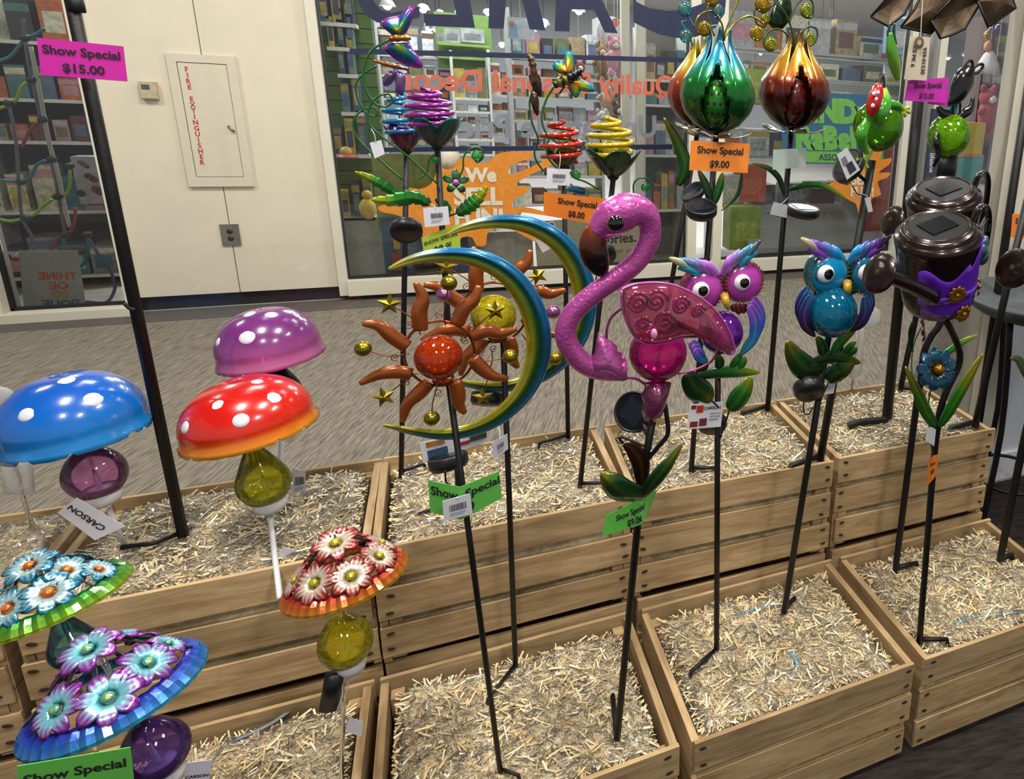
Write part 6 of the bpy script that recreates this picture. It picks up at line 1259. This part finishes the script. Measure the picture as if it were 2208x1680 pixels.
obj('green_strip', *poly([Mb(.02, .82, .001), Mb(.98, .82, .001), Mb(.98, .98, .001), Mb(.02, .98, .001)], .001, (0, 1, 0)), GV, bs, smooth=False); text_on(bs, Mb, 'ASSOCIATES', .55, .9, .09, mat('navy_vinyl', '#1c2a4a', .5), .02, d=.003, maxw=.7)
s2p = thing('splash_decal', 'second orange splash decal reading FUN near the right shop post', 'decal', W(1880, 450, GY)); flatpoly('splash', smooth([(1775, 404), (1800, 392), (1826, 400), (1850, 380), (1880, 330), (1905, 322), (1896, 345), (1922, 340), (1916, 356), (1894, 372), (1920, 372), (1912, 384), (1892, 392), (1900, 420), (1880, 428), (1862, 462), (1852, 470), (1846, 440), (1826, 430), (1800, 410), (1775, 404)], 2)[:-1], GY-.006, MATS['orange_vinyl'], s2p); M2 = Map(qcols([(1826, 372), (1886, 372), (1886, 425), (1826, 425)]), GY-.01); text_on(s2p, M2, 'SELL', .55, .3, .36, CRM, .04, maxw=.9); text_on(s2p, M2, 'FUN!', .55, .78, .36, CRM, .04, maxw=.9)
# pendant lamps
EM = mat('lamp_glow', '#ffffff', .5, 0, 0, 0, 1, 0, .5, '#fff6e6', 14)
for i, (px, py, Y, r) in enumerate(sorted(((835, 12, 8, .05), (912, 20, 9, .05), (925, 60, 9.5, .05), (942, 62, 8.8, .055), (918, 75, 9.8, .05), (990, 30, 9, .04), (948, 28, 9.4, .035), (1052, 28, 9, .04), (1082, 98, 9.5, .035), (1106, 97, 9.5, .04), (1144, 67, 8.6, .05), (1172, 52, 8.8, .05), (1248, 24, 8.2, .05), (1795, 55, 9, .06), (1790, 100, 9.9, .07), (1770, 88, 9.4, .04), (1784, 116, 9.8, .045), (1640, 115, 9, .03), (1628, 138, 9.6, .03), (2032, 108, 10, .06), (2082, 118, 11, .06), (2044, 124, 12, .06), (2102, 106, 10, .06)))):
    p = W(px, py, Y); t = thing('pendant_lamp', 'glowing pendant lamp in the shop, %s counted from the left' % (ORD[i] if i < 20 else ORD[i-20]+' after the twentieth'), 'lamp', p, 'pendant lamps in the shop')
    O3('bulb', ballvf(p, r*.8, seg=12, rings=8), EM, t); O3('shade', lathe(p, [(r*1.5, -r*.1), (r*1.0, r*.9), (r*.3, r*1.2)], seg=14), mat('lamp_shade', '#c8c8cc', .5), t, solid=.003)
    v, f, c = sweep([p+V(0, 0, r), V(p.x, p.y, 2.9)], .004, None, 5); obj('cord', v, f, BLKPL, t)
# right end beyond the open door
item('blue_white_box', 'pale blue landscape box on the shelf top by the windmill tag', 'box', pbox(1912, 40, 1975, 118, 4.9, .05), '#7a9ab4', None, '#b8bcc0'); nb = item('navy_box', 'navy box with white vertical lettering by the open door', 'box', pbox(2003, 235, 2036, 402, 4.4, .03), '#1c2438'); Mn = Map(qcols([(2003, 300), (2020, 300), (2016, 402), (1998, 402)]), 4.39); text_on(nb, Mn, 'lifeline', .5, .5, .55, mat('white_vinyl', '#c0c4c8', .6), .02, rot=True, maxw=.95)
gb = thing('gift_bag', 'yellow and teal gift bag standing behind the bright lime globe', 'bag', W(2095, 395, 4.9)); obj('upper', *boxvf(*pbox(2066, 264, 2122, 335, 4.9, .12)), mat('bag_yellow', '#b09c3c', .5, 0, 0, .1, 12), gb, smooth=False); obj('lower', *boxvf(*pbox(2064, 335, 2118, 398, 4.9, .12)), mat('bag_teal', '#4a8a88', .5, 0, 0, .15, 12), gb, smooth=False); obj('trim', *boxvf(*pbox(2064, 332, 2120, 339, 4.895, .13)), mat('bag_trim', '#a87a5a', .5), gb, smooth=False)
plush('pink-red shaggy plush toy behind the dark frog', (2130, 210), 17, 5.2, '#8a3440', long=1.3)
gd = thing('costume_dress', 'small white costume dress hanging behind the dark frog leg', 'dress', W(2128, 165, 5.05)); O3('skirt', lathe(W(2128, 160, 5.05), [(.105, 0), (.09, .08), (.05, .17), (.025, .2)], seg=24, rmod=lambda t, j: (.008*math.sin(9*t)*(1 if j < 2 else 0), 0)), mat('white_tulle', '#b8b4b4', .9), gd, solid=.002); O3('bodice', ballvf(W(2130, 100, 5.05), .035, sz=1.4), mat('orange_bodice', '#b07a58', .8), gd)
shelf_unit('dark_shelf', 'dark stocked shelf at the far right of the shop', 2100, 2190, (120, 180, 240, 310), 5.6, .3, mat('dark_shelf', '#4a3c38', .7), 'boxes on the dark right shelf', 'dark right shelf', 4, back=mat('dark_back', '#2e2624', .8))
for i in range(7):
    th_ = i*.9; p = W(2140+14*math.cos(i*2.2), 70+10*math.sin(i*1.7), 5.3); t = O3('bauble', ballvf(p, .035, seg=14, rings=10), mat('bauble%d' % (i % 3), ('#3a2a5c', '#8a7a4a', '#6a3a4a')[i % 3], .25, .2), None); t.data.transform(Matrix.Translation(-p)); t.location = p; tag(t, ('%s violet', '%s dull gold', '%s mauve')[i % 3] % ('large', 'smaller', 'lowest')[i//3] + ' bauble in the cluster at the top right of the shop', 'bauble', 'baubles at the top right')
tro = thing('trolley', 'black wheeled trolley base on the pale floor behind the lime globe', 'trolley', W(2130, 400, 5.4)); p = W(2130, 385, 5.4); obj('deck', *boxvf(p.x-.22, 5.2, p.z, p.x+.22, 5.6, p.z+.03), BLKPL, tro, smooth=False); obj('mast', *boxvf(p.x-.02, 5.38, p.z, p.x+.02, 5.42, p.z+.35), BLKPL, tro, smooth=False)
for dx, dy in ((-.18, -.15), (.18, -.15), (-.18, .15), (.18, .15)): O3('wheel', lathe((p.x+dx, 5.4+dy, p.z-.03), [(.03, -.01), (.03, .01)], (1, 0, 0), 14, cap=True), BLKPL, tro)
# ---------------------------------------------------------------- rope net and wares in the narrow window
nt_ = thing('rope_net', 'colourful climbing rope net hanging in the narrow left shop window', 'rope net', W(110, 660, 4.72)); s = sc(100, 400, 4.72)
ROPE = {'lime': '#7e9c2c', 'red': '#7e2a2c', 'teal': '#2c6470', 'grey': '#5a5560', 'violet': '#5c4a78', 'white': '#9c9a90'}
for cn, P in (('lime', [(-10, 236), (15, 228), (36, 214), (46, 188), (68, 172), (98, 158)]), ('lime', [(-10, 470), (20, 477), (48, 472), (75, 462), (92, 445), (112, 430)]), ('lime', [(130, 424), (144, 418), (151, 395), (150, 358)]), ('red', [(92, 258), (70, 275), (55, 300), (48, 318)]), ('red', [(18, 548), (30, 560), (60, 553), (78, 550), (108, 540), (124, 515), (140, 506), (158, 490), (163, 448)]), ('red', [(75, 555), (72, 575), (60, 592), (66, 606), (85, 612)]), ('teal', [(-5, 132), (22, 122), (42, 98), (55, 82), (75, 75), (96, 62)]), ('teal', [(98, 346), (80, 356), (66, 382), (48, 392), (0, 388)]), ('teal', [(40, 628), (70, 614), (95, 608), (120, 592), (150, 582), (175, 574), (190, 548), (190, 512)]), ('violet', [(190, 512), (212, 548), (232, 575), (246, 605), (246, 628), (228, 652), (180, 650), (140, 658)]),
              ('grey', [(50, 40), (54, 80), (60, 130), (68, 170), (88, 255)]), ('grey', [(18, 222), (34, 300), (40, 388), (48, 470), (68, 510), (74, 550)]), ('grey', [(92, 258), (112, 340), (126, 424), (134, 470), (140, 504)]), ('grey', [(140, 506), (134, 560), (150, 580)]), ('white', [(66, 100), (84, 190), (104, 300), (124, 370), (138, 440), (150, 490)])):
    wire(nt_, [W(a, b_, 4.72) for a, b_ in P], (4.2 if cn != 'white' else 5.5)*s, mat('rope_'+cn, ROPE[cn], .8, 0, 0, .2, 200, .5), 'rope', 8)
for a, b_ in ((55, 82), (68, 172), (18, 222), (92, 258), (46, 392), (125, 424), (112, 344), (56, 470), (140, 506), (76, 550), (85, 611), (152, 580), (188, 506), (150, 358)): O3('knot', ballvf(W(a, b_, 4.715), 10*s, (1, 0, .2), 12, 8, 1.25), mat('black_knot', '#1a1a1e', .6), nt_)
shelf_unit('wall_shelf', 'stocked shelf in the narrow left window behind the net', 0, 262, (92, 215, 305, 455, 595), 5.1, .3, SHW, 'boxes behind the rope net', 'rope-net shelf', (4, 5, 6, 5, 4), back=mat('net_back', '#3a3438', .8))
sb_ = thing('letter_board', 'grey activity poster with orange and blue letter tiles low behind the net', 'poster', W(110, 665, 4.66)); Mt = Map(qcols([(40, 540), (168, 540), (186, 668), (52, 672)]), 4.66); obj('sheet', *poly([Mt(0, 0), Mt(1, 0), Mt(1, 1), Mt(0, 1)], .003, (0, 1, 0)), mat('grey_sheet', '#8e908c', .6), sb_, smooth=False)
for s_, v_, c_ in (('ƎИIHT', .42, '#a84a24'), ('ƎO', .58, '#a84a24'), ('OS', .72, '#a8782c'), ('ƎUOЯ', .88, '#3a4a6c')): text_on(sb_, Mt, s_, .6, v_, .11, mat('tile_'+c_.strip('#'), c_, .6), .03, maxw=.75)
dots = item('spotted_bag', 'white gift bag with brown spots in the narrow left window', 'bag', pbox(162, 338, 222, 440, 4.95, .1), '#9c9a9c')
for i in range(12): O3('spot', lathe(W(172+(i*17) % 46, 350+(i*29) % 84, 4.948), [(.012+.004*(i % 3), 0), (1e-4, .001)], (0, -1, 0), 10), mat('spot_%d' % (i % 2), ('#7a4030', '#3a3a40')[i % 2], .6), dots)
# ---------------------------------------------------------------- mirrored vinyl on the showroom glass
NV = mat('navy_lettering', '#1c2340', .5); OV = mat('coral_lettering', '#b4604a', .55); GV2 = mat('grey_lettering', '#767e86', .55); VY = 1.592
for O in ([(762, -40), (770, 0), (785, 30), (812, 48), (840, 52), (870, 46), (905, 38), (905, 14), (880, 20), (845, 28), (822, 22), (806, 4), (800, -40)], [(914, 30), (984, 32), (972, -30), (1008, -30), (1024, 60), (918, 56)], [(1056, -30), (1094, -30), (1086, 62), (1053, 61)], [(1118, -30), (1152, -30), (1176, 66), (1142, 63)], [(1200, -30), (1283, -30), (1332, 72), (1304, 70), (1281, 21), (1229, 20), (1228, 68), (1196, 67)], [(1365, -30), (1372, 4), (1400, 18), (1440, 24), (1480, 20), (1520, 6), (1540, -30), (1568, -30), (1562, 30), (1540, 62), (1500, 80), (1460, 82), (1420, 74), (1390, 60), (1366, 48)]):
    obj('big_letter', *poly([W(a, b_, VY) for a, b_ in O], .0015, (0, -1, 0)), NV, w1, smooth=False)
for a, b_, c, d in (((754, 104), (1500, 126), (1500, 136), (754, 116)), ((822, 318), (1450, 311), (1450, 322), (822, 328))): obj('stripe', *poly([W(*p, VY) for p in (a, b_, c, d)], .0015, (0, -1, 0)), NV, w1, smooth=False)
Mq = Map(qcols([(796, 142), (1500, 164), (1500, 206), (796, 192)]), VY); text_on(w1, Mq, 'Quality Seasonal Decor', .5, .5, .95, OV, .03, 'slogan', True, .98, .001)
Mu = Map(qcols([(838, 248), (1480, 252), (1480, 292), (838, 294)]), VY); text_on(w1, Mu, 'Unbeatable Prices', .5, .5, 1.1, GV2, .03, 'slogan', True, .98, .001)

def hangcord(t, z1=2.9):
    p = Vector(t.location); v, f, c = sweep([p+V(0, .01, .05), V(p.x, p.y+.01, z1)], .0015, None, 5); obj('hanging_cord', v, f, STRING, t)
for o in [o for o in list(COL.objects) if o.parent is None and o.name.split('.')[0] in ('photo_poster', 'plush_toy', 'blue_white_box', 'costume_dress', 'round_sign')]: hangcord(o)
p = W(2094, 398, 4.9); pl = thing('plinth', 'white plinth under the yellow and teal gift bag', 'plinth', (p.x, 4.96, 0)); obj('block', *boxvf(p.x-.16, 4.86, 0, p.x+.14, 5.06, p.z-.002), SHW, pl, smooth=False); obj('plinth_base', *boxvf(p.x-.17, 4.85, 0, p.x+.15, 5.07, .03), SHG, pl, smooth=False)
